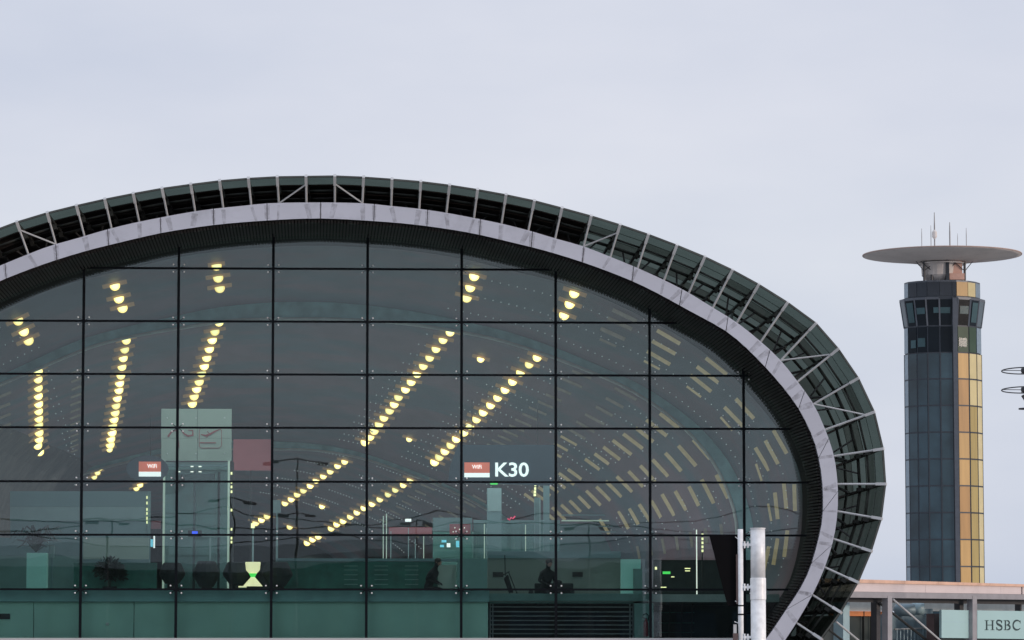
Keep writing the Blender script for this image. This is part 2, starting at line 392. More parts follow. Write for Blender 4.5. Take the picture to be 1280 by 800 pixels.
hull = [(p.x, p.z) for p in A3[::4]]
zb = ZL[-1]
for c in range(-6, 6):
    for r in range(len(ZL) - 1):
        x0, x1 = X0 + c * WP + .035, X0 + (c + 1) * WP - .035; z1, z0 = ZL[r] - .035, ZL[r + 1] + .035
        pl = clip([(x0, z0), (x1, z0), (x1, z1), (x0, z1)], hull)
        if len(pl) < 3: continue
        mb = MB(); mb.prism([(x, YG, z) for x, z in pl], [(x, YG + .024, z) for x, z in pl])
        mb.build('pane', 'facade_glass', TERM)
BOLT = []
def zat(x):                                     # top of the opening at x
    best = -99
    for a, b in zip(A3, A3[1:]):
        if min(a.x, b.x) <= x <= max(a.x, b.x) and abs(b.x - a.x) > 1e-6:
            best = max(best, a.z + (b.z - a.z) * (x - a.x) / (b.x - a.x))
    return best
for c in range(-5, 6):
    x = X0 + c * WP; z = zat(x)
    if z < zb: continue
    MB().box(x - .045, x + .045, YG - .025, YG + .09, zb, z + .05).build('mullion', 'joint_black', TERM)
for r, z in enumerate(ZL[1:-1]):
    xs = [A3[i].x + (A3[i + 1].x - A3[i].x) * (z - A3[i].z) / (A3[i + 1].z - A3[i].z) for i in range(160) if (A3[i].z - z) * (A3[i + 1].z - z) <= 0 and A3[i].z != A3[i + 1].z]
    MB().box(min(xs), max(xs), YG - .03, YG + .07, z - .035, z + .035).build('transom', 'joint_black', TERM)
    for c in range(-5, 6):
        x = X0 + c * WP
        if not (min(xs) < x < max(xs)) or zat(x) < z + .1: continue
        for sx in (-1, 1):
            for sz in (-1, 1):
                k = 1 if r < 5 else 1
                if not BOLT: BOLT.append(MB().lathe((0, 0, 0), [(.010, -.02), (.030, 0), (.030, .04)], 8, UY).build('bolt', 'clamp_steel')); o = BOLT[0]
                else: o = BOLT[0].copy(); C.objects.link(o)
                o.parent = TERM; o.location = Vector((x + sx * .185, YG - .05, z + sz * .125)) - TERM.location
        mb = MB(); mb.beam((x - .19, YG + .13, z - .13), (x + .19, YG + .13, z + .13), .03); mb.beam((x - .19, YG + .13, z + .13), (x + .19, YG + .13, z - .13), .028, .034)
        mb.build('spider_arm', 'steel_dark', TERM)
xl, xr = at(-150, 797, YG).x, at(936, 797, YG).x
MB().box(xl, xr, YG - .35, YG + .3, zb - .10, zb).build('sill', 'sill_alu', TERM)
MB().box(xl + .3, xr - .2, YG - .30, YG + 100, 0, zb - .10).build('plinth', 'podium', TERM)

# canopy: struts, outer polygon E, glass strips
E_M = [(21, 277.5), (59, 266), (95.5, 257), (131, 249), (166.5, 242), (202.5, 235.5), (238.5, 230.5), (274.5, 226), (310.5, 223), (346.5, 221), (382.5, 220.5), (418.5, 220), (454.5, 221.5), (490, 224), (526, 227), (562, 231.5), (597, 237), (632.5, 243.5), (668, 251), (702.5, 260), (739, 270), (775, 281), (810.5, 293), (846, 306.5), (881, 321), (915.5, 337.5), (948.5, 355.5), (984.5, 378), (1020, 404), (1048, 436), (1073, 472.6), (1093, 515), (1104, 561), (1107, 605), (1101.6, 648.5), (1089, 689), (1072.5, 728), (1051, 765.5), (1026.6, 799), (997, 838), (960, 872)]
I_M = [(35.5, 318), (70, 305.5), (105.5, 295), (139.5, 286), (174, 277.5), (209.5, 270.5), (244, 265), (279, 260), (314, 257), (348.5, 254.5), (383, 253), (418.5, 253), (453, 254), (489, 257.5), (524, 261), (558, 266), (592.5, 272.5), (627, 279.5), (660.5, 288), (694, 298), (729.5, 308), (763, 321), (797, 335), (830, 350), (861, 366), (891, 384.5), (921, 403), (951, 427), (976, 450.5), (997, 477), (1017, 505), (1031.6, 537), (1042.6, 570), (1047, 605), (1047, 639), (1042, 673.5), (1031, 709), (1015.5, 743.5), (995.5, 778.5), (970, 815), (935, 850)]
EL = [(790 - x, y) for x, y in E_M if x > 800][::-1]; IL = [(790 - E[0], E[1]) for E in I_M[22:]][::-1]
E_A = EL + E_M; I_A = IL + I_M
YE = 114.5
E3 = [at(x, y, YE) for x, y in E_A]; I3 = [at(x, y, YF + .1) for x, y in I_A]
NS = len(E3); off = len(EL)
BY = [YE, 116.75, 119.0, 122.5, 128.0]
tl = lambda p, Y: Vector((p.x, Y, p.z))
for i in range(NS):
    e, q = E3[i], I3[i]; d = (q - e).normalized()
    mb = MB(); mb.tube([e + d * .25, q], .038, 6); mb.build('strut', 'strut_white', TERM, smooth=False)
    mb = MB(); mb.beam(e - d * .03, e + d * .33, .095, .16); mb.build('strut_head', 'strut_white', TERM)
    mb = MB(); mb.beam(tl(e + d * .08, YE + .1), tl(e + d * .08, BY[-1]), .07, .14, ref=d); mb.build('canopy_rib', 'canopy_steel', TERM)
    for Yb in (BY[1], BY[2]):
        p = tl(e + d * .24, Yb); MB().beam(p - UY * .22, p + UY * .22, .13, .22, ref=d).build('canopy_clamp', 'canopy_steel', TERM)
for i in range(NS - 1):
    a, b = E3[i], E3[i + 1]; da = (I3[i] - a).normalized(); db = (I3[i + 1] - b).normalized()
    right_part = i >= off + 20 or i < off - 14
    for k in range(4):
        mb = MB(); y0, y1 = BY[k] + .03, BY[k + 1] - .03
        q = [tl(a, y0), tl(b, y0), tl(b, y1), tl(a, y1)]
        o_ = [(p + (dd * -.03)) for p, dd in zip(q, (da, db, db, da))]
        mtn = 'canopy_glass' if (k == 0 or right_part) else 'roof_dark'
        if i >= off + 33 or (k > 0 and right_part and (i * 7 + k * 3) % 5 < 2): mtn = 'canopy_glass_dark'
        mb.prism(q, o_).build('canopy_panel', mtn, TERM)
    mb = MB(); mb.beam(a + da * .02, b + db * .02, .05, .10); mb.build('canopy_edge', 'canopy_steel', TERM)
    for k, r in ((1, .04), (2, .06), (3, .055)):
        mb = MB(); mb.tube([tl(a + da * .25, BY[k]), tl(b + db * .25, BY[k])], r, 6); mb.build('purlin', 'canopy_steel', TERM, smooth=True)
    # bracing between tube roof and canopy
    ci, cj = tl(I3[i], 119.6), tl(I3[i + 1], 119.6)
    mid = (tl(a + da * .3, 119.0) + tl(b + db * .3, 119.0)) / 2
    mb = MB()
    if i % 2: mb.tube([ci, mid], .033, 6)
    else: mb.tube([cj, mid], .033, 6)
    if i % 3 == 0: mb.tube([tl(I3[i], 117.2), tl(a + da * .3, 122)], .05, 6)
    mb.build('brace', 'brace_grey', TERM)
    if right_part:
        mb = MB(); mb.tube([tl(ci, 124.5), tl(b + db * .3, 121.5)], .05, 6); mb.tube([tl(ci.lerp(cj, .6), 121.5), tl(a + da * .5, 124)], .04, 6); mb.build('brace', 'brace_grey', TERM)
for s_, t_ in ((0, 1), (10, 9), (11, 12), (21, 20), (29, 28), (31, 30)):
    e = E3[off + s_]; q = I3[off + t_]; d = (I3[off + s_] - e).normalized()
    MB().tube([e + d * .3, q + UY * -.03], .028, 6).build('tie_rod', 'strut_white', TERM)
# dirt streaks running down the rim from the strut feet and the panel joints
feet = [at(*p, YF) for p in I_A] + [C3[int(round(i / NF * 160))] for i in range(NF)]
for q in feet:
    nb = min(B3, key=lambda p: (p - q).length); d = (nb - q); L0 = d.length
    if L0 < .2: continue
    d.normalize(); a_ = d.cross(UY).normalized(); w_ = random.uniform(.04, .11); h_ = L0 * random.uniform(.8, .97); o_ = q + d * .05 - UY * .004
    fr = [o_ + a_ * w_, o_ - a_ * w_, o_ + d * h_ - a_ * w_ * .75, o_ + d * h_ + a_ * w_ * .75]
    MB().prism(fr, [v + UY * .002 for v in fr]).build('dirt_streak', 'dirt_film', TERM)
# roof skin of the tube behind the rim
mb = MB(); Cs = C3[::4]
for i in range(len(Cs) - 1):
    a, b = Cs[i], Cs[i + 1]
    q = [tl(a, YF + .55), tl(b, YF + .55), tl(b, 200), tl(a, 200)]; mb.prism(q, [outw(v, -.12) for v in q])
mb.build('roof_skin', 'roof_dark', TERM)

# ------------------------------------------------------------------ inside: vaulted ceiling in three bays
Y1, Y2, Y3 = 136.0, 200.0, 300.0
AR1 = crom([(-150, 800), (-180, 760), (-196, 700), (-190, 632), (-160, 570), (-100, 520), (-50, 491), (11, 465), (56, 444), (103.5, 424), (162, 408), (222, 395), (267, 385.5), (321, 379.5), (395, 377.5), (457, 382), (513, 389), (570, 400), (634, 415), (691, 434), (750, 458), (807, 485), (863, 524), (901, 564), (922, 598), (935, 632), (941, 660), (940, 700), (925, 745), (890, 800)], 8)
AR2 = crom([(-90, 800), (-95, 740), (-70, 690), (-40, 655), (30, 617), (75, 598), (120, 582), (180, 566), (230, 556), (285, 551), (345, 552), (400, 556), (455, 567), (515, 588), (576, 614), (620, 638), (660, 668), (690, 705), (700, 750), (695, 800)], 8)
AR3 = crom([(-30, 800), (-30, 750), (-10, 710), (60, 672), (130, 651), (215, 641), (300, 650), (380, 676), (430, 710), (445, 750), (445, 800)], 8)
ND = 97
A0 = resample([p + UY * .02 for p in AI], ND); P1 = resample([at(x, y, Y1) for x, y in AR1], ND); P2 = resample([at(x, y, Y2) for x, y in AR2], ND); P3 = resample([at(x, y, Y3) for x, y in AR3], ND)
CE = []
allv = []; allf = []
for nm, a, b in (('ceiling', A0, P1), ('ceiling', P1, P2), ('ceiling', P2, P3)):
    mb = MB(); n = 6; vs = []; fs = []
    for t in range(n + 1):
        vs += [a[i].lerp(b[i], t / n) for i in range(ND)]
    for t in range(n):
        for i in range(ND - 1): fs.append((t * ND + i, t * ND + i + 1, (t + 1) * ND + i + 1, (t + 1) * ND + i))
    o0 = len(allv); allv += vs; allf += [tuple(v + o0 for v in f) for f in fs]
    mb.add(vs, fs); mb.build('ceiling', 'ceiling_wood', TERM, smooth=True)
bvh = BVHTree.FromPolygons(allv, allf)
for P, wd, nm in ((P1, .62, 0), (P2, .45, 1)):
    c_ = sum(P, Vector()) / len(P)
    inn = lambda p, k: p + Vector((c_.x - p.x, 0, (c_.z - p.z))).normalized() * k
    mb = MB(); mb2 = MB()
    for i in range(ND - 1):
        a, b = P[i], P[i + 1]
        q = [a, b, inn(b, wd), inn(a, wd)]; mb.prism([v - UY * .1 for v in q], [v + UY * .25 for v in q])
    mb2.tube([inn(p, wd + .06) - UY * .1 for p in P], .07, 6)
    mb.build('arch_rib', 'arch_teal', TERM); mb2.build('arch_trim', 'arch_trim', TERM, smooth=True)
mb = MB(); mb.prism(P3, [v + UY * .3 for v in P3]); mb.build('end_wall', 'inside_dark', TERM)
for a, b in ((A0, P1), (P1, P2), (P2, P3)):     # outer roof skin over the three bays
    mb = MB()
    for i in range(0, ND - 1, 2):
        j = min(ND - 1, i + 2); q = [outw(v, .45) for v in (a[i], a[j], b[j], b[i])]; mb.prism(q, [outw(v, .7) for v in (a[i], a[j], b[j], b[i])])
    mb.build('rear_roof_skin', 'roof_dark', TERM)
z_top, z_bot = at(459, 737.8, YG).z, at(459, 752, YG).z
xs0, xs1 = at(-190, 740, YG).x, at(978, 740, YG).x
MB().box(xs0, at(612, 740, YG).x, YG + .35, YG + .9, z_bot, z_top).build('slab_edge', 'slab_edge', TERM)
MB().box(at(612, 740, YG).x + .003, at(818, 740, YG).x, YG + .6, YG + .9, z_bot + .03, z_top - .1).build('slab_edge', 'wall_teal', TERM)
MB().box(xs0, xs1, YG + .905, Y3, z_bot, z_top - .12).build('upper_floor', 'floor_pale', TERM)
# lower wall in panels behind the bottom row of panes
for a, b in ((-210, -80), (-80, 40), (40, 98.5), (98.5, 166), (166, 219), (219, 338), (338, 457), (457, 576), (576, 611)):
    MB().box(at(a, 775, YG).x + .012, at(b, 775, YG).x - .012, YG + .55, YG + .7, 0, z_bot - .01).build('wall_panel', 'under_wall', TERM)
MB().quad_px(-8, 767, 12.5, 774, YG + .5, .04).build('wall_vent', 'steel_dark', TERM)
mb = MB(); mb.lathe(at(134, 780, YG + .5), [(.03, -.05), (.06, 0), (.03, .05)], 8, UY); mb.build('wall_tap', 'clamp_steel', TERM)
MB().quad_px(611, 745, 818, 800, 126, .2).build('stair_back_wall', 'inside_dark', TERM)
MB().quad_px(793, 754, 817, 800, YG + .6, .4).build('wall_panel', 'wall_teal', TERM)
MB().quad_px(817, 700, 985, 800, 131, .2).build('dark_sheet', 'inside_dark', TERM)  # dark sheet standing in for the shade of the unlit interior

# ------------------------------------------------------------------ ceiling lamps
def hit(px, py):
    loc, nor, idx, dist = bvh.ray_cast(EYE, ray(px, py))
    if loc is None: return None
    if nor.dot(loc - EYE) > 0: nor = -nor
    return loc, nor
def tangent(px, py, loc, nor):                  # circumferential direction on the vault (horizontal section plane)
    t = nor.cross(UY); 
    if t.length < 1e-3: t = UX.copy()
    t.normalize()
    return t if t.x > 0 else -t
_lamp = {}; BOOST_W = 370
def lamp(px, py, label, group, wpx=13.5, hpx=None):
    h = hit(px, py - 3)
    if not h: return
    loc, nor = h; t = tangent(px, py, loc, nor); k = mpp(loc.y); r = wpx * .88 * k / 2
    root = thing('ceiling_lamp', label, 'ceiling lamp', loc, group)
    dn = -(t.cross(UY)).normalized()
    if dn.z > 0: dn = -dn
    b = t.cross(dn).normalized()
    # housing strip, circumferential
    sl_ = 1.15 if py > 330 else .8
    mb = MB(); c = loc + dn * .10
    mb.beam(c - t * r * 2.05 * sl_, c + t * r * 2.05 * sl_, .05, .15, ref=dn)
    o = mb.build('housing', 'housing_glow', root)
    # glowing bowl
    mb = MB(); prof = [(r, 0), (r * .97, r * .28), (r * .86, r * .62), (r * .62, r * .92), (r * .3, r * 1.08), (r * .02, r * 1.12)]
    n = 12; vs = []; fs = []; c = loc + dn * .12
    for rr, hh in prof:
        for q in range(n):
            a = 2 * math.pi * q / n; vs.append(c + (t * math.cos(a) + b * math.sin(a)) * rr + dn * hh)
    for i in range(len(prof) - 1):
        for q in range(n): fs.append((i * n + q, i * n + (q + 1) % n, (i + 1) * n + (q + 1) % n, (i + 1) * n + q))
    fs += [tuple(range(n)), tuple(range((len(prof) - 1) * n, len(prof) * n))]
    mb.add(vs, fs).build('bowl', 'lamp_glow', root, smooth=True)
    _lamp['n'] = _lamp.get('n', 0) + 1
    if _lamp['n'] % 2 and px > 60:                          # spot added below the bowl, boosting the lamp to brighten the hall
        pl_ = bpy.data.lights.new('lamp_boost', 'SPOT'); pl_.energy = BOOST_W; pl_.color = (.97, .97, 1); pl_.spot_size = R(150); pl_.spot_blend = .3; pl_.shadow_soft_size = .03
        lo = bpy.data.objects.new('lamp_boost', pl_); C.objects.link(lo); lo.parent = root; lo.location = dn * (r * 1.3 + .15)
def sc(pts, s, ox, oy): return [(x / s + ox, y / s + oy) for x, y in pts]
rows = [
 ('front row at the far left edge', [(13, 386), (20.5, 399), (27.5, 412.5), (33.5, 424)], 15),
 ('front row second from the left', [(137.5, 343), (142.5, 355), (147.5, 371), (152, 383)], 15),
 ('front row left of the opening top', [(267.5, 317), (270, 330), (272, 345), (274, 358)], 15),
 ('front row right of the opening top', [(597, 329.5), (594, 343), (589, 357), (584.5, 370)], 15),
 ('front row nearest the right rim', [(719.5, 364.5), (714, 378), (707, 392)], 15),
 ('long upright row at the far left', [(46, 463), (45.7, 472.7), (46, 483.5), (46, 493.6), (46.5, 503.7), (46.5, 512.7), (46.8, 522), (46.8, 530), (47.2, 539.7), (47.2, 548), (45.7, 556), (48, 564), (48, 572), (48, 578.6), (48, 586), (48.6, 592)], 13),
 ('long row above the left kiosk', sc([(697, 195), (688, 245), (680, 293), (673, 342), (667, 390), (660, 433), (656, 472), (647, 517), (640, 558), (635, 598), (629, 636), (622, 672), (618, 710), (611, 745), (608, 778)], 4.446, 0, 380), 13),
 ('row ending above the lift shaft', sc([(325, 93), (302, 145), (287, 192), (271, 242), (257, 291), (243, 338), (228, 378), (215, 425), (201, 466), (187, 507), (177, 548)], 4.446, 200, 380), 13.5),
 ('long slanting row in mid vault', sc([(595, 122), (563, 157), (531, 198), (502, 238), (473, 276), (445, 312), (418, 349), (392, 383), (360, 418), (341, 451), (320, 480), (294, 513), (272, 543), (250, 573), (230, 600), (208, 625)], 3.637, 400, 380), 13),
 ('long slanting row ending beside gate sign', sc([(993, 238), (957, 269), (917, 307), (881, 348), (847, 385), (813, 421), (781, 455), (748, 488), (717, 520), (687, 550), (660, 580), (625, 610), (600, 638), (573, 666), (548, 692), (526, 716)], 3.637, 400, 380), 13),
 ('far row running towards hourglass lamp', [(431.6, 576.6), (422.8, 582), (413.7, 589), (405, 595), (396, 600.5), (388.5, 607), (380, 613), (372.3, 618), (364.8, 624), (357, 629), (334.5, 645.5), (327.6, 650), (320.4, 654)], 10),
 ('lowest far row left of the gate sign', [(514, 600), (505.3, 606), (495.4, 612), (486.3, 617.7), (476, 624), (466.3, 629.8), (456, 635), (447.3, 640.5), (439, 646), (430, 651.5), (422, 655.6), (415, 660.8), (399, 671), (391.8, 674.6), (385, 679)], 10),
 ('short row above left kiosk corner', [(124.5, 584.6), (121, 590.6), (117, 596)], 8.5),
]
ords = ['first', 'second', 'third', 'fourth', 'fifth', 'sixth', 'seventh', 'eighth', 'ninth', 'tenth', 'eleventh', 'twelfth', 'thirteenth', 'fourteenth', 'fifteenth', 'sixteenth']
for desc, pts, wp in rows:
    for i, (x, y) in enumerate(pts):
        lamp(x, y, f'yellow bowl lamp, {ords[i]} from top in {desc}', 'yellow bowl lamps under the vaulted ceiling', wp)
for x, y, d in ((602, 447.4, 'between the two long slanting rows, high up'), (512.7, 548.5, 'between the two long slanting rows, low down'), (136, 561.5, 'below the end of the row above the left kiosk'), (174.6, 606, 'upper of the pair at the corner of the left kiosk'),
                (170, 610.4, 'lower of the pair at the corner of the left kiosk'), (403.5, 633, 'between the two far rows in the centre'), (363, 659, 'left of the end of the lowest far row'), (321.6, 684, 'right of the pair above the hourglass lamp'), (311, 687, 'left of the pair above the hourglass lamp'), (38, 657, 'left of the big left kiosk')):
    lamp(x, y, f'lone yellow bowl lamp {d}', 'yellow bowl lamps under the vaulted ceiling', 9 if y > 540 else 11)

# tan boards in the vault, their lit look painted as emission
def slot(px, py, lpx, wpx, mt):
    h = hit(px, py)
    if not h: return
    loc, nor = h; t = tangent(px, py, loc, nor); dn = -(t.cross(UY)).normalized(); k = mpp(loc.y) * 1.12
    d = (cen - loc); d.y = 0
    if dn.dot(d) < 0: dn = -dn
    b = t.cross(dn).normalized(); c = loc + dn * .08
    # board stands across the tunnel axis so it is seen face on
    MB().beam(c - t * lpx * k / 2, c + t * lpx * k / 2, .05, wpx * k, ref=dn).build('glow_board', mt, TERM)
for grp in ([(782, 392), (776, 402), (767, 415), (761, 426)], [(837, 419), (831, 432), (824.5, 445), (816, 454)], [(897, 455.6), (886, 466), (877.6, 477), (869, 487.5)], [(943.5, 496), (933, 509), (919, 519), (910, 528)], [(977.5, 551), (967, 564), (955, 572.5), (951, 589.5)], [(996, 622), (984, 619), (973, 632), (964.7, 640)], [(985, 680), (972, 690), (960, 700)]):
    for i, (x, y) in enumerate(grp): slot(x, y, 30 if i < 3 else 20, 4.2 if i != 3 else 2.5, 'slot_glow' if x > 800 else 'slot_glow_dim')
def col(a, b, n, m1, m2, l=27, w=3.6, q=1.15):
    tot = sum(q ** -i for i in range(n - 1)); s = 0
    for i in range(n):
        f = s / tot; s += q ** -i
        if random.random() < .04: continue
        slot(a[0] + (b[0] - a[0]) * f, a[1] + (b[1] - a[1]) * f, (l * (1 - .35 * f)) * random.uniform(.85, 1.1), w * (1 - .25 * f), m1 if f < .55 else m2)
col((728, 466), (612, 562), 14, 'slot_glow_dim', 'slot_glow_dim', 24, 2.8, 1.06)
col((783, 490), (655, 596), 14, 'slot_glow_dim', 'slot_glow', 26, 3.2, 1.06)
col((838, 524), (665, 622), 16, 'slot_glow', 'slot_glow', 28, 4.3, 1.05)
col((879, 560), (690, 645), 15, 'slot_glow', 'slot_glow', 29, 4.5, 1.05)
col((905, 607), (725, 668), 14, 'slot_glow', 'slot_glow', 29, 4.5, 1.05)
col((925, 660), (800, 690), 8, 'slot_glow_dim', 'slot_glow_dim', 22, 3.6, 1.05)
col((545, 600), (480, 650), 9, 'slot_glow_dim', 'slot_glow_dim', 17, 2.2, 1.05)
col((600, 622), (520, 668), 9, 'slot_glow_dim', 'slot_glow_dim', 17, 2.4, 1.05)
col((95, 462), (92, 562), 13, 'slot_glow_dim', 'slot_glow_dim', 14, 2.4, 1.05)
col((3, 478), (8, 640), 16, 'slot_glow_dim', 'slot_glow_dim', 18, 3.0, 1.04)
col((-50, 520), (-45, 650), 12, 'slot_glow_dim', 'slot_glow_dim', 18, 3.0, 1.04)
# dotted perforation lines
mb = MB(); nd = 0
def lerp_surf(P, Q, s, t):
    u = s * (ND - 1); i = min(ND - 2, int(u)); f = u - i
    return P[i].lerp(P[i + 1], f).lerp(Q[i].lerp(Q[i + 1], f), t)
for P, Q, ts, rng in ((A0, P1, [.2, .5, .8], (.08, .92)), (P1, P2, [k / 17 + .03 for k in range(16)], (.10, .90)), (P2, P3, [k / 10 + .05 for k in range(6)], (.2, .85))):
    for t in ts:
        for k in range(150):
            s = rng[0] + (rng[1] - rng[0]) * k / 149
            if .30 < s < .60 or (k // 9) % 2 and P is not A0: continue
            p = lerp_surf(P, Q, s, t); c = Vector((cen.x - p.x, 0, cen.z - p.z)).normalized()
            p = p + c * .05; r = .55 * mpp(p.y)
            mb.prism([p + Vector((-r, 0, -r)), p + Vector((r, 0, -r)), p + Vector((r, 0, r)), p + Vector((-r, 0, r))], [p + Vector((-r, r, -r)), p + Vector((r, r, -r)), p + Vector((r, r, r)), p + Vector((-r, r, r))])
mb.build('perforation_dots', 'dot_glow', TERM, kind='stuff')

# ------------------------------------------------------------------ text helpers
def text_mesh(body, mt, parent, cx, cy, hpx, Y, width_px=None, off=0.0, name='lettering', depth=.015):
    cu = bpy.data.curves.new(name, 'FONT'); cu.body = body; cu.size = 1; cu.offset = off; cu.extrude = .02; cu.resolution_u = 4
    tmp = bpy.data.objects.new('tmp', cu); C.objects.link(tmp); dg = bpy.context.evaluated_depsgraph_get()
    me = bpy.data.meshes.new_from_object(tmp.evaluated_get(dg)); bpy.data.objects.remove(tmp)
    xs = [v.co.x for v in me.vertices]; ys = [v.co.y for v in me.vertices]
    k = hpx * mpp(Y) / (max(ys) - min(ys)); kx = k if not width_px else width_px * mpp(Y) / (max(xs) - min(xs))
    mx_, my_ = (max(xs) + min(xs)) / 2, (max(ys) + min(ys)) / 2; c = at(cx, cy, Y)
    o_ = Vector((0, 0, 0)); p = parent
    while p: o_ += Vector(p.location); p = p.parent
    for v in me.vertices:
        v.co = Vector(((v.co.x - mx_) * kx, -v.co.z * .3 - .0, (v.co.y - my_) * k)) + c - o_
    me.materials.append(M[mt]); o = bpy.data.objects.new(name, me); C.objects.link(o); o.parent = parent; return o

# ------------------------------------------------------------------ things inside
FZ = z_top - .12
def base(px, Y): p = at(px, 700, Y); return Vector((p.x, Y, FZ))
def multi(name, label, cat, px, Y, parts, group=None, loc=None):
    t = thing(name, label, cat, loc or base(px, Y), group)
    for nm, mt, x0, y0, x1, y1, dy, dep in parts: MB().quad_px(x0, y0, x1, y1, Y + dy, dep).build(nm, mt, t)
    return t
# gate sign
t = thing('gate_sign', 'dark blue hanging gate sign with white K30 lettering and a red and white WiFi board', 'gate sign', at(630, 556, 128))
mb = MB(); pts = [(572, 556), (694, 556), (697, 590), (690, 607), (560, 603), (562, 585)]
mb.prism([at(x, y, 128) for x, y in pts], [at(x, y, 128) + UY * .25 for x, y in pts]).build('sign_panel', 'sign_navy', t)
text_mesh('K30', 'sign_white', t, 640, 587, 18, 127.94, 42, .018)
b_ = MB().quad_px(580.5, 578, 612, 591, 127.9, .06).build('wifi_board', 'sign_red', t)
MB().quad_px(580.5, 591.2, 612, 596.5, 127.9, .06).build('white_stripe', 'sign_white', t)
text_mesh('WiFi', 'sign_white', t, 596, 583.5, 5, 127.87, 12, .02)
for x in (590, 672): MB().beam(at(x, 556, 128.1), at(x, 500, 128.1), .03).build('hanger', 'steel_dark', t)
MB().quad_px(613, 603.5, 622, 605.8, 127.9, .05).build('indicator_light', 'light_green', t)
# left wifi sign
t = thing('wifi_sign', 'small red and white WiFi sign hanging beside the lift shaft', 'sign', at(188, 560, 127))
MB().quad_px(173.5, 577, 201, 589.5, 127, .08).build('sign_board', 'sign_red', t); MB().quad_px(173.5, 589.7, 201, 595.5, 127, .08).build('white_stripe', 'sign_white', t)
text_mesh('WiFi', 'sign_white', t, 190, 582.5, 5, 126.97, 12, .02)
mb = MB(); n = 20; c0 = at(184, 586, 127.4)
vs = [c0 + Vector((math.cos(2 * math.pi * k / n) * .78, 0, math.sin(2 * math.pi * k / n) * .5)) for k in range(n)]
mb.prism(vs, [v + UY * .2 for v in vs]).build('round_backing', 'sign_navy', t)
MB().beam(at(188, 577, 127.5), at(188, 520, 127.5), .03).build('hanger', 'steel_dark', t)
# lift shaft
YL = 133
t = thing('lift_shaft', 'glass lift shaft topped by a tall pale panel with faded red pictograms', 'lift', base(245, YL))
for x0, x1 in ((201.5, 246.5), (247, 289.5)):
    for y0, y1 in ((511, 547.7), (548, 576)): MB().quad_px(x0, y0, x1, y1, YL, .12).build('header_panel', 'pale_panel', t)
MB().quad_px(206, 577.5, 286, 745, YL + 2.2, .1).build('rear_wall', 'kiosk_band', t)
for x in (204.5, 285.5): MB().quad_px(x - 1.3, 576, x + 1.3, 745, YL - .02, .1).build('lit_corner', 'tube_soft', t)
for x0, x1 in ((206, 219), (219.3, 245), (245.3, 268), (268.3, 284)): MB().quad_px(x0, 583, x1, 745, YL + .05, .04).build('glass_wall', 'clear_glass', t)
MB().quad_px(206, 580, 284, 583, YL + .0, .3).build('top_rail', 'kiosk_teal', t)
MB().quad_px(206, 669, 284, 671, YL - .02, .2).build('floor_rail', 'kiosk_band', t)
MB().quad_px(241, 590, 244, 745, YL + 1.6, .15).build('guide_rail', 'steel_dark', t); MB().quad_px(272, 590, 275, 745, YL + 1.6, .15).build('guide_rail', 'steel_dark', t)
MB().quad_px(226, 592, 268, 600, YL + 1.2, .6).build('lift_machine', 'steel_dark', t)
for x, y in ((223.5, 589.5), (240, 583), (240, 589.5), (250, 583), (250, 589.5)): MB().quad_px(x - 1.8, y - .6, x + 1.8, y + .8, YL - .05, .04).build('lamp', 'light_white', t)
MB().quad_px(261.5, 672, 263.5, 745, YL - .05, .1).build('door_post', 'kiosk_band', t)
def ribbon(pts, wid, Y, mt, parent, name='mark', dep=.02, closed=False):
    mb = MB(); P = [at(x, y, Y) for x, y in pts]; W = wid if hasattr(wid, '__len__') else [wid] * len(P); k = mpp(Y); L_ = []; Rr = []
    n = len(P)
    for i in range(n):
        if closed: d = P[(i + 1) % n] - P[i - 1]
        else: d = P[min(i + 1, n - 1)] - P[max(i - 1, 0)]
        d.y = 0; d.normalize(); nn = Vector((-d.z, 0, d.x)); L_.append(P[i] + nn * W[i] * k / 2); Rr.append(P[i] - nn * W[i] * k / 2)
    for i in range(n if closed else n - 1):
        j = (i + 1) % n
        q = [L_[i], L_[j], Rr[j], Rr[i]]; mb.prism(q, [v + UY * dep for v in q])
    return mb.build(name, mt, parent)
YLm = YL - .03
ribbon([(251, 535), (274, 535), (277, 538), (277, 557), (274, 560), (251, 560), (249, 557), (249, 538)], .7, YLm, 'logo_red', t, 'pictogram_frame', closed=True)
ribbon([(251, 543), (257, 544.5), (262, 543), (268, 539.5), (275, 536.5)], [1, 2.2, 2.4, 2, .6], YLm, 'logo_red', t, 'plane_pictogram')
ribbon([(259, 539), (262, 542.5), (258, 547)], [.6, 1.8, .6], YLm - .005, 'logo_red', t, 'plane_wing')
ribbon([(250, 553.5), (270, 553.5)], 1.4, YLm, 'logo_red', t, 'pictogram_bar')
ribbon([(210, 546), (214, 540), (219, 537.5), (222, 541), (223, 550), (224, 560)], [2.6, 2.2, 1.6, 1.8, 1.2, .6], YLm, 'logo_red', t, 'pictogram')
ribbon([(226, 537), (230, 542), (235, 545), (241, 544), (241, 538), (235, 537.5)], [.8, 1.8, 2.4, 2.6, 1.4, 1], YLm, 'logo_red', t, 'pictogram')
for x in (209, 245, 281):
    for y in (522.5, 567): MB().lathe(at(x, y, YL - .01), [(.02, -.02), (.03, 0), (.03, .03)], 8, UY).build('panel_screw', 'clamp_steel', t)
# dark post with glowing chips painted as lamp reflections on the lift side
mb = MB(); mb.quad_px(288.5, 577, 291, 745, YL + .3, .8); mb.build('side_post', 'steel_dark', t)
for y in (590, 601, 607, 613, 636, 660, 671, 676): MB().quad_px(288.3, y, 290.3, y + 3.2, YL + .24, .05).build('side_glint', 'light_yellow', t)
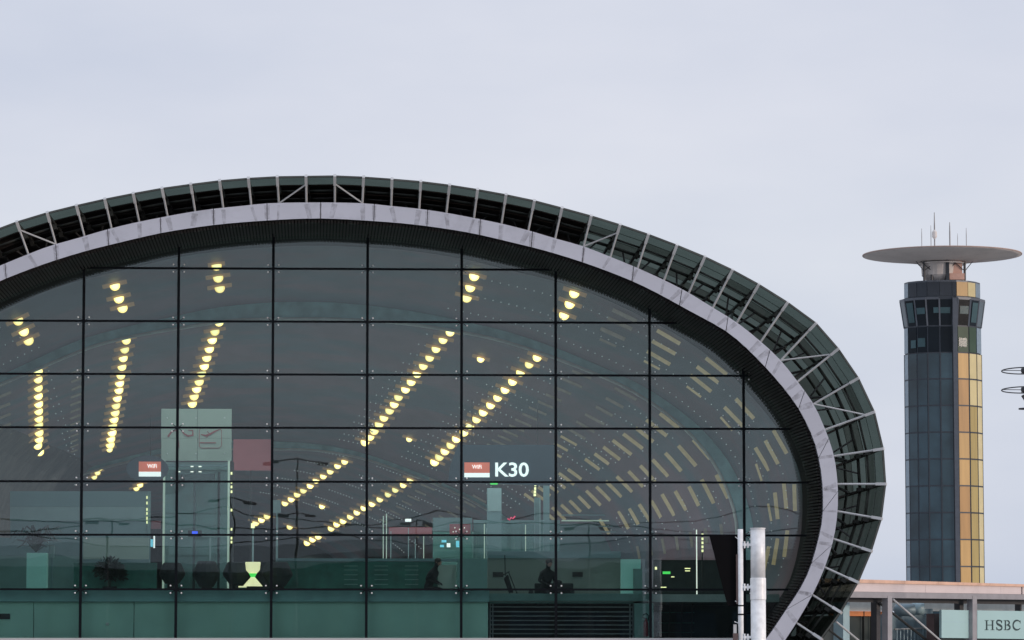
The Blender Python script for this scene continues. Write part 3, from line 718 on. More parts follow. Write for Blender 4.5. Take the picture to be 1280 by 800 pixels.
# red panel right of it
t = thing('red_wall_panel', 'plain dull red panel right of the lift shaft header', 'panel', at(314, 588, 150)); MB().quad_px(291.5, 549, 338.5, 588, 150, .15).build('board', 'red_panel', t)
MB().quad_px(312, 588, 314, 745, 150.2, .15).build('post', 'steel_dark', t)
# left kiosk
YK = 130
t = thing('kiosk', 'big grey green box kiosk with a paler horizontal band at the left', 'kiosk', base(100, YK))
for x0, x1 in ((12.5, 99.5), (100, 182)):
    MB().quad_px(x0, 614, x1, 633.3, YK, .2).build('upper_panel', 'kiosk_teal', t)
    MB().quad_px(x0, 633.6, x1, 651, YK - .02, .2).build('light_band', 'kiosk_band', t)
    MB().quad_px(x0, 651.3, x1, 760, YK, .2).build('lower_panel', 'kiosk_teal', t)
MB().quad_px(182.5, 614, 187.5, 745, YK + .3, .3).build('side_wall', 'kiosk_teal', t)
for k, y in enumerate((620, 627, 635, 640, 646, 651)): MB().quad_px(183, y, 184.3, y + 3.5, YK + .22, .05).build('wall_glint', 'light_yellow', t)  # glowing chips painted as yellow lamp reflections on the side wall
mb = MB(); mb.prism([at(x, y, YK + 5) for x, y in ((13, 614), (187, 614), (187, 760), (13, 760))], [at(x, y, YK + 6) for x, y in ((13, 614), (187, 614), (187, 760), (13, 760))]).build('rear_volume', 'kiosk_teal', t)
multi('display_case', 'pale low display wall with dotted shelf edge in front of the big left kiosk', 'display wall', 145, 127, [('panel', 'pale_panel', 104, 672, 186, 699, 0, .2), ('panel', 'kiosk_teal', 104, 699.3, 186, 760, 0, .2)])
multi('display_case', 'low green wall behind the tall planter at the left edge', 'display wall', 30, 127.5, [('panel', 'wall_teal', -30, 695, 99, 760, 0, .2), ('panel', 'kiosk_teal', -30, 672, 60, 694.8, 0, .2)])
multi('bench_back', 'dark green long seat back along the window left of the lift shaft', 'bench', 150, 123.4, [('backrest', 'dark_green', 92, 706, 196, 745, 0, .15), ('top_edge', 'dark_green', 92, 703.5, 196, 706, -.03, .2)])
# planter and plant
def leaves(mb, c, rx, rz, n, size, spiky=True):
    for _ in range(n):
        a = random.uniform(0, 2 * math.pi); e = random.uniform(-.25, 1); rr = random.uniform(.25, 1)
        d = Vector((math.cos(a) * math.sqrt(max(0, 1 - e * e)) * rx, math.sin(a) * math.sqrt(max(0, 1 - e * e)) * rx, e * rz)) * rr
        p = c + d; q = p + (d.normalized() + Vector((random.uniform(-.5, .5), random.uniform(-.5, .5), random.uniform(-.7, .3)))).normalized() * size * random.uniform(.5, 1)
        s = (q - p).cross(Vector((random.random(), random.random(), random.random()))).normalized() * size * .16
        mm = (p + q) / 2
        mb.add([p, mm + s, q, mm - s], [(0, 1, 2, 3)])
t = thing('tall_planter', 'tall pale aqua planter holding a dark spiky plant at the far left', 'planter', base(45, 122.6))
MB().quad_px(33, 691, 58, 760, 122.6, .6).build('pot', 'aqua_panel', t)
mb = MB(); c = at(45, 690, 122.9)
for k in range(46):
    a = k * 2.4; rr = .3 + .6 * random.random(); h = .25 + .75 * random.random()
    p = [c, c + Vector((math.cos(a) * rr * .45, math.sin(a) * rr * .4, h * .8)), c + Vector((math.cos(a) * rr, math.sin(a) * rr * .7, h * .95)), c + Vector((math.cos(a) * rr * 1.35, math.sin(a) * rr, h * .6))]
    for i in range(3):
        wv = [.03, .05, .045, .008]; n_ = Vector((-math.sin(a), math.cos(a), .3)).normalized()
        mb.add([p[i] - n_ * wv[i], p[i] + n_ * wv[i], p[i + 1] + n_ * wv[i + 1], p[i + 1] - n_ * wv[i + 1]], [(0, 1, 2, 3)])
mb.build('leaves', 'leaf_dark', t)
t = thing('round_shrub', 'dark rounded potted shrub behind the glass under the big left kiosk', 'shrub', base(137, 122.6))
mb = MB(); leaves(mb, at(137, 716, 122.9), .50, .52, 900, .20); leaves(mb, at(143, 722, 122.9), .42, .4, 500, .18); mb.build('foliage', 'leaf_dark', t); MB().tube([at(137, 736, 122.9), at(137, 722, 122.9)], .05).build('stem', 'leaf_dark', t)
MB().lathe(at(137, 742, 122.9), [(.2, 0), (.26, .25)], 12).build('pot', 'pod_fabric', t)
# sign posts
def post(px, ytop, yb, w, Y, label, head=None, mt='kiosk_band', hm='sign_white'):
    t = thing('lit_post', label, 'post', base(px, Y)); MB().quad_px(px - w / 2, ytop, px + w / 2, 745, Y, .08).build('pole', mt, t)
    if head: MB().quad_px(px - head[0] / 2, head[1], px + head[0] / 2, head[2], Y - .05, .15).build('head', hm, t)
    return t
post(64.5, 690, 735, 2.5, 124, 'thin post with a grey rounded head right of the tall planter', (6, 682, 697), 'kiosk_teal', 'kiosk_band')
post(346, 640, 690, 2.6, 140, 'thin pale post with a grey box head right of the lift shaft', (9.5, 625, 641), 'kiosk_band', 'kiosk_band')
post(316, 655, 690, 2.2, 150, 'thin post with a small yellow lit box above the hourglass lamp', (4.5, 654, 660), 'kiosk_band', 'light_yellow')
for x, y0, mt, d in ((479, 645, 'tube_soft', 'left of a pair of slim glowing posts in the hall centre'), (483, 642, 'tube_soft', 'right of a pair of slim glowing posts in the hall centre'), (488.5, 664, 'kiosk_band', 'short grey slim post right of the glowing pair'), (510.5, 660, 'kiosk_band', 'slim grey post below the ceiling lamps left of the shop'), (519, 674, 'kiosk_band', 'short stub post left of the shop'), (529.5, 668, 'tube_soft', 'slim pale post beside the shop with the cyan screens'),
                    (605.5, 655, 'tube_soft', 'slim glowing post under the gate sign'), (608.5, 660, 'kiosk_band', 'dim slim post just right of the post under the gate sign'), (657, 656, 'tube_soft', 'slim glowing post right of the red neon script'), (871, 662, 'light_white', 'slim white tube light left of the black sign back')):
    post(x, y0, 690, 1.1, 165 if x < 800 else 128, d, None, mt)
t = post(878, 664, 690, 1.2, 128, 'slim post with a column of yellow dots left of the black sign back', None, 'steel_dark')
for y in (667, 672, 677, 682, 687): MB().quad_px(877, y, 879.3, y + 3, 127.95, .04).build('dot_lamp', 'light_yellow', t)
# blue screen
t = thing('blue_screen', 'small bright blue screen in a dark frame inside the lift shaft', 'screen', at(243.5, 671, 131)); MB().quad_px(235, 663, 252, 671, 131, .1).build('frame', 'steel_dark', t); MB().quad_px(240, 664, 247, 668.5, 130.97, .03).build('display', 'light_blue', t)
t = thing('cyan_screen', 'small cyan display screen left of the lift shaft', 'screen', at(189, 684, 140)); MB().quad_px(186.5, 674, 191, 683.5, 140, .06).build('display', 'light_cyan', t); MB().quad_px(191.8, 670, 193.6, 685, 140, .06).build('frame', 'sign_white', t)
t = thing('shop_sign', 'small dim red square sign left of the lift shaft above the cyan screen', 'sign', at(195, 662, 141)); MB().quad_px(189, 651, 201, 661, 141, .08).build('board', 'red_panel', t)
# lounge pods and hourglass lamp
def pod(px, w, label, y0=704, y1=733):
    Y = 123.3; t = thing('lounge_pod', label, 'pod seat', base(px, Y), 'dark lounge pods along the window'); mb = MB(); r = w / 2 * mpp(Y); h = (y1 - y0) * mpp(Y)
    mb.lathe(at(px, y1, Y + r * .8), [(r * .45, 0), (r * .55, .02), (r * .97, h * .42), (r * 1.0, h * .52), (r * .72, h * .95), (r * .66, h)], 18); mb.build('shell', 'pod_fabric', t, smooth=False)
    MB().lathe(Vector((at(px, y1, Y).x, Y + r * .8, FZ)), [(r * .4, 0), (r * .42, at(px, y1, Y).z - FZ)], 12).build('foot', 'steel_dark', t)
    MB().lathe(at(px, y0 + .5, Y + r * .8), [(r * .6, 0), (r * .6, .03)], 18).build('seat_pad', 'steel_dark', t)
pod(215, 33, 'dark hexagonal lounge pod at the left of the row, in front of the lift corner', 704, 730); pod(258, 34, 'dark hexagonal lounge pod in the middle of the row, in front of the lift door', 702, 734)
pod(297, 38, 'dark hexagonal lounge pod immediately left of the hourglass lamp', 703, 731); pod(346, 40, 'wide dark lounge pod immediately right of the hourglass lamp', 703, 733)
t = thing('hourglass_lamp', 'glowing cream hourglass shaped lamp with a green waist between dark pods', 'lamp', base(316, 122.4)); k = mpp(122.6); c = at(316, 733, 122.6)
MB().lathe(c, [(12 * k, -.0), (12 * k, .02), (2.6 * k, 11.5 * k)], 18).build('lower_cone', 'lamp_cream', t)
MB().lathe(c + UZ * 11.6 * k, [(2.8 * k, 0), (5 * k, 4.5 * k)], 18).build('green_waist', 'light_green', t)
MB().lathe(c + UZ * 16.2 * k, [(5 * k, 0), (8.6 * k, 4 * k), (9.6 * k, 13 * k), (9.3 * k, 14 * k)], 18).build('upper_bowl', 'lamp_cream', t, smooth=True)
MB().lathe(Vector((c.x, c.y, FZ)), [(11 * k, 0), (12 * k, c.z - FZ)], 14).build('stand', 'steel_dark', t)
multi('low_table', 'low cream lit ledge under the hourglass lamp', 'ledge', 303, 122.0, [('top', 'lamp_cream', 298, 732.5, 308, 734.2, 0, .2), ('support', 'dark_green', 299, 734.4, 307, 745, .02, .15)])
# middle seating bench
t = multi('long_counter', 'long dark green counter behind the glass in the middle', 'counter', 450, 125, [('front', 'dark_green', 348, 702, 548, 752, 0, .3), ('top', 'kiosk_teal', 345, 698, 578, 701.7, -.05, .5)])
for y in (707, 712, 718, 724, 730):
    for x in (430, 468, 506): MB().quad_px(x, y, x + 17, y + .9, 124.97, .03).build('slat_edge', 'wall_teal', t)
multi('pale_cabinet', 'pale green upright panel left of the vertical joint under the gate sign', 'cabinet', 559, 124.5, [('door', 'pale_panel', 547.5, 706, 566, 752, 0, .4), ('door', 'pale_panel', 566.3, 706, 570.5, 752, .02, .4)])
multi('service_wall', 'teal wall block under the gate sign left of the seated person', 'wall', 593, 124, [('panel', 'wall_teal', 572, 698, 609, 800, 0, .4)])
t = multi('back_wall', 'grey wall behind the seated person above the stair railing', 'wall', 694, 126, [('panel', 'grey_wall', 609.5, 698, 693.5, 752, 0, .3), ('panel', 'grey_wall', 694, 698, 776, 752, 0, .3), ('header', 'kiosk_teal', 609.5, 689, 776, 697.7, -.05, .4)])
for x in (616, 715.5): MB().quad_px(x, 715, x + 13, 721, 125.96, .03).build('vent_grille', 'steel_dark', t)
multi('pale_booth', 'pale aqua upright booth right of the stair railing', 'booth', 789, 125, [('panel', 'aqua_panel', 776.5, 699, 801, 752, 0, .4), ('side', 'wall_teal', 792, 711, 803, 760, -.3, .25)])
# far shop fronts
t = multi('shop', 'distant pale shop front with cyan screens below the lamps', 'shop', 590, 175, [('fascia', 'kiosk_teal', 541, 647, 590, 664, 0, .3), ('glass_front', 'clear_glass', 541, 664.5, 590, 745, 0, .1), ('rear_wall', 'wall_teal', 541, 664.5, 612, 745, 3, .2), ('red_fascia', 'red_panel', 562, 655, 588, 668, -.1, .08), ('screen', 'light_cyan', 552, 675, 558, 678, -.1, .05), ('screen', 'light_cyan', 570, 676, 574, 684, -.1, .05), ('screen', 'sign_white', 558.5, 679, 563, 684, -.1, .05), ('screen', 'light_cyan', 550, 681, 555, 684, -.1, .05)])
for x, y in ((568, 659), (574, 661), (580, 659), (577, 664), (566, 664), (571, 669), (569, 673)): MB().quad_px(x, y, x + 1, y + 1.4, 174.8, .05).build('spot', 'light_white', t)
multi('shop_fascia', 'dim dark red shop fascia left of the slim posts in the hall centre', 'shop sign', 510, 172, [('board', 'red_panel', 486, 659, 540, 667.5, 0, .2), ('sign', 'sign_white', 506.5, 648.5, 514, 652, -.05, .08)])
t = multi('shop', 'distant pale green glazed shop front right of the gate sign', 'shop', 690, 172, [('fascia', 'kiosk_teal', 592, 650, 700, 654, 0, .3), ('glass_front', 'clear_glass', 592, 654.5, 700, 745, 0, .1), ('rear_wall', 'kiosk_teal', 592, 654.5, 780, 745, 3.5, .2)])
for y in (643, 650, 657, 664): MB().quad_px(702, y, 785, y + 1.6, 171, .1).build('shelf_edge', 'tube_soft' if y == 650 else 'kiosk_teal', t)
multi('information_column', 'flat grey hanging column below the K30 sign', 'column', 618, 150, [('body', 'kiosk_teal', 609, 610, 627, 745, 0, .5), ('face', 'kiosk_band', 609.5, 610, 626.5, 639, -.03, .03)])
multi('pillar', 'pale grey round topped pillar right of the gate sign', 'pillar', 683, 150, [('shaft', 'kiosk_teal', 679.5, 596, 687, 745, 0, .3)])
multi('pillar', 'shorter grey pillar between the gate sign and the taller pillar', 'pillar', 672, 148, [('shaft', 'kiosk_teal', 668, 622, 675.5, 745, 0, .3), ('edge', 'kiosk_band', 674.3, 622, 675.8, 745, -.03, .03)])
t = thing('yellow_lamp_string', 'string of yellow lights hanging right of the K30 lettering', 'lights', at(669, 621, 147))
for i, y in enumerate((604.5, 609, 613, 617)): MB().quad_px(668 - i * .3, y, 670.4 - i * .2, y + 3.2, 147, .05).build('bulb', 'light_yellow', t)
t = thing('neon_script', 'small pink red neon script sign', 'neon sign', at(640, 652, 160)); ribbon([(634.5, 648), (637, 650), (639, 646.5), (641, 648.5), (644, 645)], 1.6, 160, 'light_red', t, 'script')
# stair railing in the lower right opening
t = thing('stair_railing', 'broad steel railing of horizontal bars in front of the dark opening', 'railing', at(702, 800, YG + 1.2))
for k, y in enumerate((758.5, 764.5, 770, 775.5, 781, 786.5, 792)):
    MB().tube([at(613.5, y, YG + 1.0), at(790.5, y + .4, YG + 1.0)], .022, 6).build('bar', 'rail_steel', t)
for x in (612.5, 616, 787.5, 791.5): MB().tube([at(x, 746, YG + 1.05), at(x, 800, YG + 1.05)], .025, 6).build('upright', 'rail_steel', t)
MB().quad_px(612, 752, 792, 754.3, YG + .95, .1).build('top_band', 'wall_teal', t)
MB().quad_px(742, 773, 778, 800, YG + 1.6, .3).build('dark_cabinet', 'sign_back', t)
# fire extinguisher
t = thing('fire_extinguisher', 'dark red fire extinguisher with black hose beside the railing', 'fire extinguisher', at(807.5, 796, YG + .45)); k = mpp(YG)
MB().lathe(at(807.5, 796, YG + .4), [(.06, 0), (.085, .03), (.085, 17 * k), (.04, 21 * k), (.03, 23 * k)], 12).build('cylinder', 'extinguisher_red', t, smooth=True)
MB().tube([at(808, 773, YG + .36), at(803, 772, YG + .36), at(804.5, 768, YG + .36), at(808, 767, YG + .36), at(811, 770, YG + .36), at(810, 776, YG + .36)], .02, 6).build('hose', 'sign_back', t)
# lights in the dark right corner
t = thing('exit_sign', 'small glowing green exit sign in the dark right corner', 'exit sign', at(833, 718, 129)); MB().quad_px(828.5, 714.3, 838, 717.5, 129, .06).build('face', 'light_green', t)
for i, (x, y, w, d) in enumerate(((859.5, 710.5, 7, 'upper yellow strip light right of the green exit sign'), (859.5, 713.5, 6, 'lower yellow strip light right of the green exit sign'), (841, 721, 4, 'small yellow light under the exit sign'), (829.5, 734, 7, 'yellow strip light low beside the joint'), (820, 709, 2.5, 'small yellow upright light left of the exit sign'))):
    o = MB().quad_px(x - w / 2, y - .5, x + w / 2, y + (.6 if i < 4 else 3), 129.5, .05).build('strip_light', 'light_yellow'); tag(o, d, 'strip light')
# things in the dark lower right room
t = thing('storage_rack', 'dim dark rack of clutter in the unlit lower right room', 'rack', at(850, 800, 125))
for x in (826, 838, 853, 866): MB().tube([at(x, 750, 125), at(x - 2, 800, 125)], .03, 6).build('upright', 'rust_brown', t)
for y in (753, 765, 778, 790): MB().quad_px(824, y, 868, y + 1.2, 125, .5).build('shelf', 'dark_green', t)

# ------------------------------------------------------------------ people (one continuous skinned surface each)
def skin_body(name, chains, mt, parent, sub=2):
    bm = bmesh.new(); me = bpy.data.meshes.new(name); vs = {}; edges = []
    order = []; rad = []
    for ch in chains:
        prev = None
        for key, p, r in ch:
            if key not in vs: vs[key] = len(order); order.append(p); rad.append(r)
            if prev is not None: edges.append((prev, vs[key]))
            prev = vs[key]
    me.from_pydata(order, edges, []); o = bpy.data.objects.new(name, me); C.objects.link(o)
    md = o.modifiers.new('s', 'SKIN'); 
    if not me.skin_vertices: bm.free()
    for i, r in enumerate(rad): me.skin_vertices[0].data[i].radius = (r, r); me.skin_vertices[0].data[i].use_root = (i == 0)
    o.modifiers.new('d', 'SUBSURF').levels = sub
    dg = bpy.context.evaluated_depsgraph_get(); nm = bpy.data.meshes.new_from_object(o.evaluated_get(dg))
    bpy.data.objects.remove(o); nm.materials.clear(); nm.materials.append(M[mt])
    for p in nm.polygons: p.use_smooth = True
    o = bpy.data.objects.new(name, nm); C.objects.link(o); o.parent = parent; return o
def hand(pre, w, d, side, V):
    ch = []; palm = w + d * .07
    out_ = [[(pre + 'wr', w, .03), (pre + 'pm', palm, .036)]]
    for i, (o, l) in enumerate(((-.03, .06), (-.01, .075), (.01, .07), (.03, .055))):
        s = d.cross(UZ).normalized() * o
        out_.append([(pre + 'pm', palm, .036), (pre + 'f%da' % i, palm + s + d * .04, .010), (pre + 'f%db' % i, palm + s + d * (.04 + l * .5) - UZ * .01, .009), (pre + 'f%dc' % i, palm + s + d * (.04 + l) - UZ * .03, .008)])
    out_.append([(pre + 'pm', palm, .036), (pre + 'ta', palm + d.cross(UZ).normalized() * side * .045 + d * .01, .011), (pre + 'tb', palm + d.cross(UZ).normalized() * side * .06 + d * .045, .009)])
    return out_
def person_seated(t, turn=0, lean=.12, mt='jacket_dark'):
    V = Vector; rot = Matrix.Rotation(turn, 3, 'Z'); f = lambda x, y, z: rot @ V((x, y, z))
    hip = f(0, 0, .52); ch = f(0, -lean * .8, .85); sh = f(0, -lean * 1.1, 1.06); nk = f(0, -lean * 1.3, 1.17)
    cs = [[('hip', hip, .155), ('wst', f(0, -lean * .4, .68), .135), ('ch', ch, .165), ('sh', sh, .13), ('nk', nk, .055), ('hd0', f(0, -lean * 1.6, 1.27), .085), ('hd1', f(0, -lean * 1.7, 1.36), .095), ('hd2', f(0, -lean * 1.6, 1.43), .06)]]
    for s, n in ((-1, 'l'), (1, 'r')):
        el = f(s * .27, -.14, .80); wr = f(s * .12, -.36, .72)
        cs.append([('sh', sh, .13), (n + 's', f(s * .19, -lean * 1.1, 1.04), .075), (n + 'e', el, .05), (n + 'wr', wr, .03)])
        cs += hand(n, wr, (f(-s * .25, -.8, -.35)).normalized(), -s, V)
        cs.append([('hip', hip, .155), (n + 'h', f(s * .10, -.06, .50), .105), (n + 'k', f(s * .14, -.48, .50), .065), (n + 'm', f(s * .14, -.50, .28), .055), (n + 'a', f(s * .14, -.46, .08), .038), (n + 't', f(s * .16, -.66, .04), .035)])
    b = skin_body('body', cs, mt, t)
    hc = f(0, -lean * 1.7, 1.36)
    mb = MB(); mb.lathe(hc + UZ * -.03, [(.10, 0), (.112, .05), (.10, .10), (.06, .135), (.01, .145)], 14); o = mb.build('hair', 'hair', None, smooth=True); o.parent = t
    fd = f(0, -1, 0); rt = f(1, 0, 0); mb = MB()      # face: skin oval with nose, eyes, mouth, ears
    mb.lathe(hc + fd * .045 - UZ * .075, [(.045, -.045), (.068, 0), (.072, .05), (.06, .10)], 12); o = mb.build('face', 'skin', None, smooth=True); o.parent = t
    mb = MB(); mb.prism([hc + fd * .115 + rt * -.01 - UZ * .045, hc + fd * .115 + rt * .01 - UZ * .045, hc + fd * .112 + UZ * .0], [hc + fd * .14 + rt * -.005 - UZ * .045, hc + fd * .14 + rt * .005 - UZ * .045, hc + fd * .118 + UZ * .002]); o = mb.build('nose', 'skin', None); o.parent = t
    for s in (-1, 1):
        mb = MB(); mb.lathe(hc + fd * .112 + rt * s * .028 - UZ * .005, [(.002, 0), (.008, .003), (.002, .006)], 8, fd); o = mb.build('eye', 'hair', None); o.parent = t
        mb = MB(); mb.lathe(hc + rt * s * .095 - UZ * .02, [(.01, -.02), (.02, 0), (.01, .02)], 8); o = mb.build('ear', 'skin', None); o.parent = t
    mb = MB(); mb.box(-.02, .02, -.003, .003, -.004, .004); o = mb.build('mouth', 'logo_red', None); o.parent = t; o.location = hc + fd * .118 - UZ * .075
    return t
ypl = 123.6
t = thing('person', 'person seated in dark clothes, arms folded forward, against the grey wall', 'person', at(681, 740, ypl) + Vector((0, 0, -.56)))
person_seated(t, R(25), .16); t.scale = (1.18, 1.18, 1.18)
t2 = thing('lounge_chair', 'dark low armchair the seated person sits in', 'chair', at(686, 740, ypl + .1) + Vector((0, 0, -.56)))
for nm, b in (('seat', (-.55, .55, -.45, .25, .3, .42)), ('backrest', (-.5, .9, .26, .4, .3, .88)), ('armrest', (-.72, -.57, -.45, .4, .3, .62)), ('armrest', (.75, .9, -.45, .25, .3, .62)), ('leg', (-.5, -.44, -.4, -.34, 0, .3)), ('leg', (.5, .56, -.4, -.34, 0, .3)), ('leg', (-.5, -.44, .2, .26, 0, .3)), ('leg', (.5, .56, .2, .26, 0, .3))):
    o = MB().box(*b).build(nm, 'pod_fabric', None, bevel=.03 if nm != 'leg' else 0); o.parent = t2
t3 = thing('backpack', 'dark bag on the chair right of the seated person', 'bag', at(696, 738, ypl - .1) + Vector((.05, 0, -.15)))
o = MB().prism([(-.17, -.1, 0), (.17, -.1, 0), (.17, .12, 0), (-.17, .12, 0)], [(-.12, -.05, .52), (.12, -.05, .52), (.12, .08, .52), (-.12, .08, .52)]).build('pack', 'jacket_dark', None, bevel=.05); o.parent = t3
o = MB().prism([(-.12, -.16, .05), (.12, -.16, .05), (.12, -.102, .05), (-.12, -.102, .05)], [(-.1, -.15, .26), (.1, -.15, .26), (.1, -.102, .26), (-.1, -.102, .26)]).build('pocket', 'steel_dark', None, bevel=.02); o.parent = t3
t = thing('person', 'dim leaning person in dark clothes left of the pale cabinet', 'person', at(533, 741, 124.2) + Vector((0, 0, -.45)))
person_seated(t, R(60), .24); t.scale = (1.15, 1.15, 1.15)
t2 = thing('stool', 'dark low stool under the leaning person', 'stool', at(533, 741, 124.2) + Vector((0, 0, -.45)))
o = MB().lathe((0, 0, .34), [(.2, 0), (.23, .03), (.22, .07)], 14).build('seat', 'pod_fabric', None); o.parent = t2
for a in range(3):
    o = MB().tube([(math.cos(a * 2.1) * .1, math.sin(a * 2.1) * .1, .34), (math.cos(a * 2.1) * .2, math.sin(a * 2.1) * .2, 0)], .02, 6).build('leg', 'steel_dark', None); o.parent = t2
# folded pushchair leaning
t = thing('luggage_trolley', 'black folded luggage trolley leaning left of the seated person', 'trolley', at(636, 741, 123.4) + Vector((0, 0, -.3))); Yt = 123.4
MB().tube([at(631, 694, Yt), at(631.5, 716, Yt), at(637, 741, Yt)], .018, 6).build('handle', 'steel_dark', t)
MB().tube([at(636, 716, Yt + .2), at(646, 741, Yt + .2)], .02, 6).build('frame', 'steel_dark', t)
mb = MB(); mb.prism([at(x, y, Yt) for x, y in ((629.5, 723), (635, 718), (642, 741), (636, 741))], [at(x, y, Yt + .25) for x, y in ((629.5, 723), (635, 718), (642, 741), (636, 741))]).build('bag', 'jacket_dark', t, bevel=.02)
MB().tube([at(628, 719, Yt), at(637, 714.5, Yt)], .025, 6).build('grip', 'steel_dark', t)
for x in (637, 646): MB().lathe(at(x, 742.5, Yt + .1), [(.07, -.02), (.07, .02)], 12, UX).build('wheel', 'sign_back', t)

# ================================================================== CONTROL TOWER
YT = 480.0; K = mpp(YT)
tb = at(1180, 400, YT); TOW = thing('control_tower', 'tall round airport control tower of blue and sunset-tinted glass under a wide flat disc', 'control tower', Vector((tb.x, YT, 0)))
def tz(py): return at(1180, py, YT).z
def tx(px): return at(px, 520, YT).x
# plan as facets: (left px, right px, angle)
fac = [(1131.5, 1136.5, -72), (1136.5, 1147.5, -48), (1147.5, 1160.5, -34), (1160.5, 1176, -14), (1176, 1192, -3), (1192, 1197.6, 0), (1197.6, 1212, 26), (1212, 1221.5, 52), (1221.5, 1227.5, 70)]
def plan(scale=1.0, cx=1180):
    # depth integrates from the front facet outwards
    xs = [f[0] for f in fac] + [fac[-1][1]]; ys = [0] * len(xs)
    mid = 5
    for i in range(mid - 1, -1, -1): ys[i] = ys[i + 1] + math.tan(R(-fac[i][2])) * (xs[i + 1] - xs[i])
    for i in range(mid, len(fac)): ys[i + 1] = ys[i] + math.tan(R(fac[i][2])) * (xs[i + 1] - xs[i])
    return [Vector((at(cx + (x - cx) * scale, 520, YT + y * K * scale).x, YT + y * K * scale, 0)) for x, y in zip(xs, ys)]
PL = plan()
def back(P):                                     # close the plan at the rear
    l, r = P[0], P[-1]; dep = r.x - l.x; return [Vector((r.x - dep * .12, max(l.y, r.y) + dep * .35, 0)), Vector((l.x + dep * .5, max(l.y, r.y) + dep * .55, 0)), Vector((l.x + dep * .12, max(l.y, r.y) + dep * .35, 0))]
def ring(P, z): return [Vector((p.x, p.y, z)) for p in P + back(P)]
core = plan(.985)
MB().prism(ring(core, 0), ring(core, tz(352))).build('shaft_core', 'tower_frame', TOW)
levels = [tz(440.5)] + [tz(y) for y in (473.3, 506.6, 540, 573.4, 607, 640.6, 674.2, 708)]
z = levels[-1]; st = levels[-2] - levels[-1]
while z - st > 0: z -= st; levels.append(z)
levels.append(0)
def pane_t(i, z0, z1, mt, P0=PL, P1=PL, g=.10):
    a0, b0, a1, b1 = P0[i], P0[i + 1], P1[i], P1[i + 1]; gx = g / max(.4, (b0 - a0).length)
    lo = [a0.lerp(b0, gx), a0.lerp(b0, 1 - gx)]; hi = [a1.lerp(b1, gx), a1.lerp(b1, 1 - gx)]
    nrm = Vector(((b0 - a0).y, -(b0 - a0).x, 0)).normalized()
    q = [Vector((lo[0].x, lo[0].y, z0)), Vector((lo[1].x, lo[1].y, z0)), Vector((hi[1].x, hi[1].y, z1)), Vector((hi[0].x, hi[0].y, z1))]
    return MB().prism(q, [v + nrm * .06 for v in q]).build('pane', mt, TOW)
for li in range(len(levels) - 1):
    z1, z0 = levels[li] - .09, levels[li + 1] + .09
    for i in range(9):
        if i == 5: continue
        mt = 'tower_edge' if i == 0 else ('tower_glass' if i < 5 else ('sunset_orange' if i == 6 else ('sunset_tan' if i == 7 else 'sunset_pale')))
        if li < 2 and i == 7: mt = 'sunset_pale'
        if i == 6 and li % 4 in (1, 2): mt = 'sunset_amber'
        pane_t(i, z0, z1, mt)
    o = MB()
    for i in range(9):
        a, b = PL[i], PL[i + 1]; o.beam((a.x, a.y - .02, levels[li + 1]), (b.x, b.y - .02, levels[li + 1]), .2, .14, ref=Vector(((b - a).y, -(b - a).x, 0)))
    o.build('floor_band', 'tower_frame', TOW)
for i, p in enumerate(PL):
    if i in (5, 6): continue
    MB().box(p.x - .08, p.x + .08, p.y - .12, p.y + .1, 0, levels[0]).build('mullion', 'tower_frame', TOW)
MB().box(PL[5].x + .0, PL[6].x, PL[5].y - .35, PL[5].y + .3, 0, tz(372)).build('corner_column', 'tower_grey', TOW)
# inner pipe glimpsed behind the glass
# bay between 407 and 440: dark
for i in range(9):
    if i == 5: continue
    pane_t(i, tz(440) + .05, tz(408), 'blind_green' if i in (6, 7) else ('tower_edge' if i in (0, 8) else 'tower_glass_dark'))
# cab: outward leaning windows
cabB, cabT = plan(1.0), plan(1.10)
for p in cabT: p.y -= 0
for i in range(9):
    if i == 5: continue
    pane_t(i, tz(406), tz(374), 'tower_glass_dark' if 0 < i < 8 else 'tower_glass', cabB, cabT, .12)
MB().prism(ring(plan(.94), tz(406)), ring(plan(1.03), tz(375))).build('cab_interior', 'tower_glass_dark', TOW)
for i in range(10):
    a, b = cabB[i], cabT[i]; MB().beam((a.x, a.y - .05, tz(407)), (b.x, b.y - .05, tz(373)), .22, .16).build('cab_mullion', 'tower_grey', TOW)
MB().prism(ring(plan(1.12), tz(374.5)), ring(plan(1.12), tz(371))).build('cab_roof_edge', 'tower_grey', TOW)
MB().prism(ring(plan(1.005), tz(408)), ring(plan(1.005), tz(405.5))).build('cab_sill', 'tower_frame', TOW)
# seen-through openings: pale far window panes in the cab
def onfacet(i, f0, f1, y0, y1, P0, P1, yb, yt):
    nrm = Vector(((P0[i + 1] - P0[i]).y, -(P0[i + 1] - P0[i]).x, 0)).normalized(); q = []
    for f, y in ((f0, y1), (f1, y1), (f1, y0), (f0, y0)):
        g = (yb - y) / (yb - yt); p = P0[i].lerp(P0[i + 1], f).lerp(P1[i].lerp(P1[i + 1], f), g); q.append(Vector((p.x, p.y, tz(y))) + nrm * .10)
    MB().prism(q, [v + nrm * .03 for v in q]).build('see_through_pane', 'tower_see', TOW)
for i, f0, f1, y0, y1 in ((1, .2, .85, 377, 402), (2, .15, .9, 384, 392), (3, .55, .95, 384, 391), (4, .06, .8, 384, 391.5), (6, .15, .85, 382, 392), (7, .2, .85, 377, 402)): onfacet(i, f0, f1, y0, y1, cabB, cabT, 406, 374)
for i, f0, f1, y0, y1 in ((1, .35, .9, 424, 434), (2, .1, .8, 422, 433), (6, .1, .8, 422, 433)): onfacet(i, f0, f1, y0, y1, PL, PL, 440, 408)
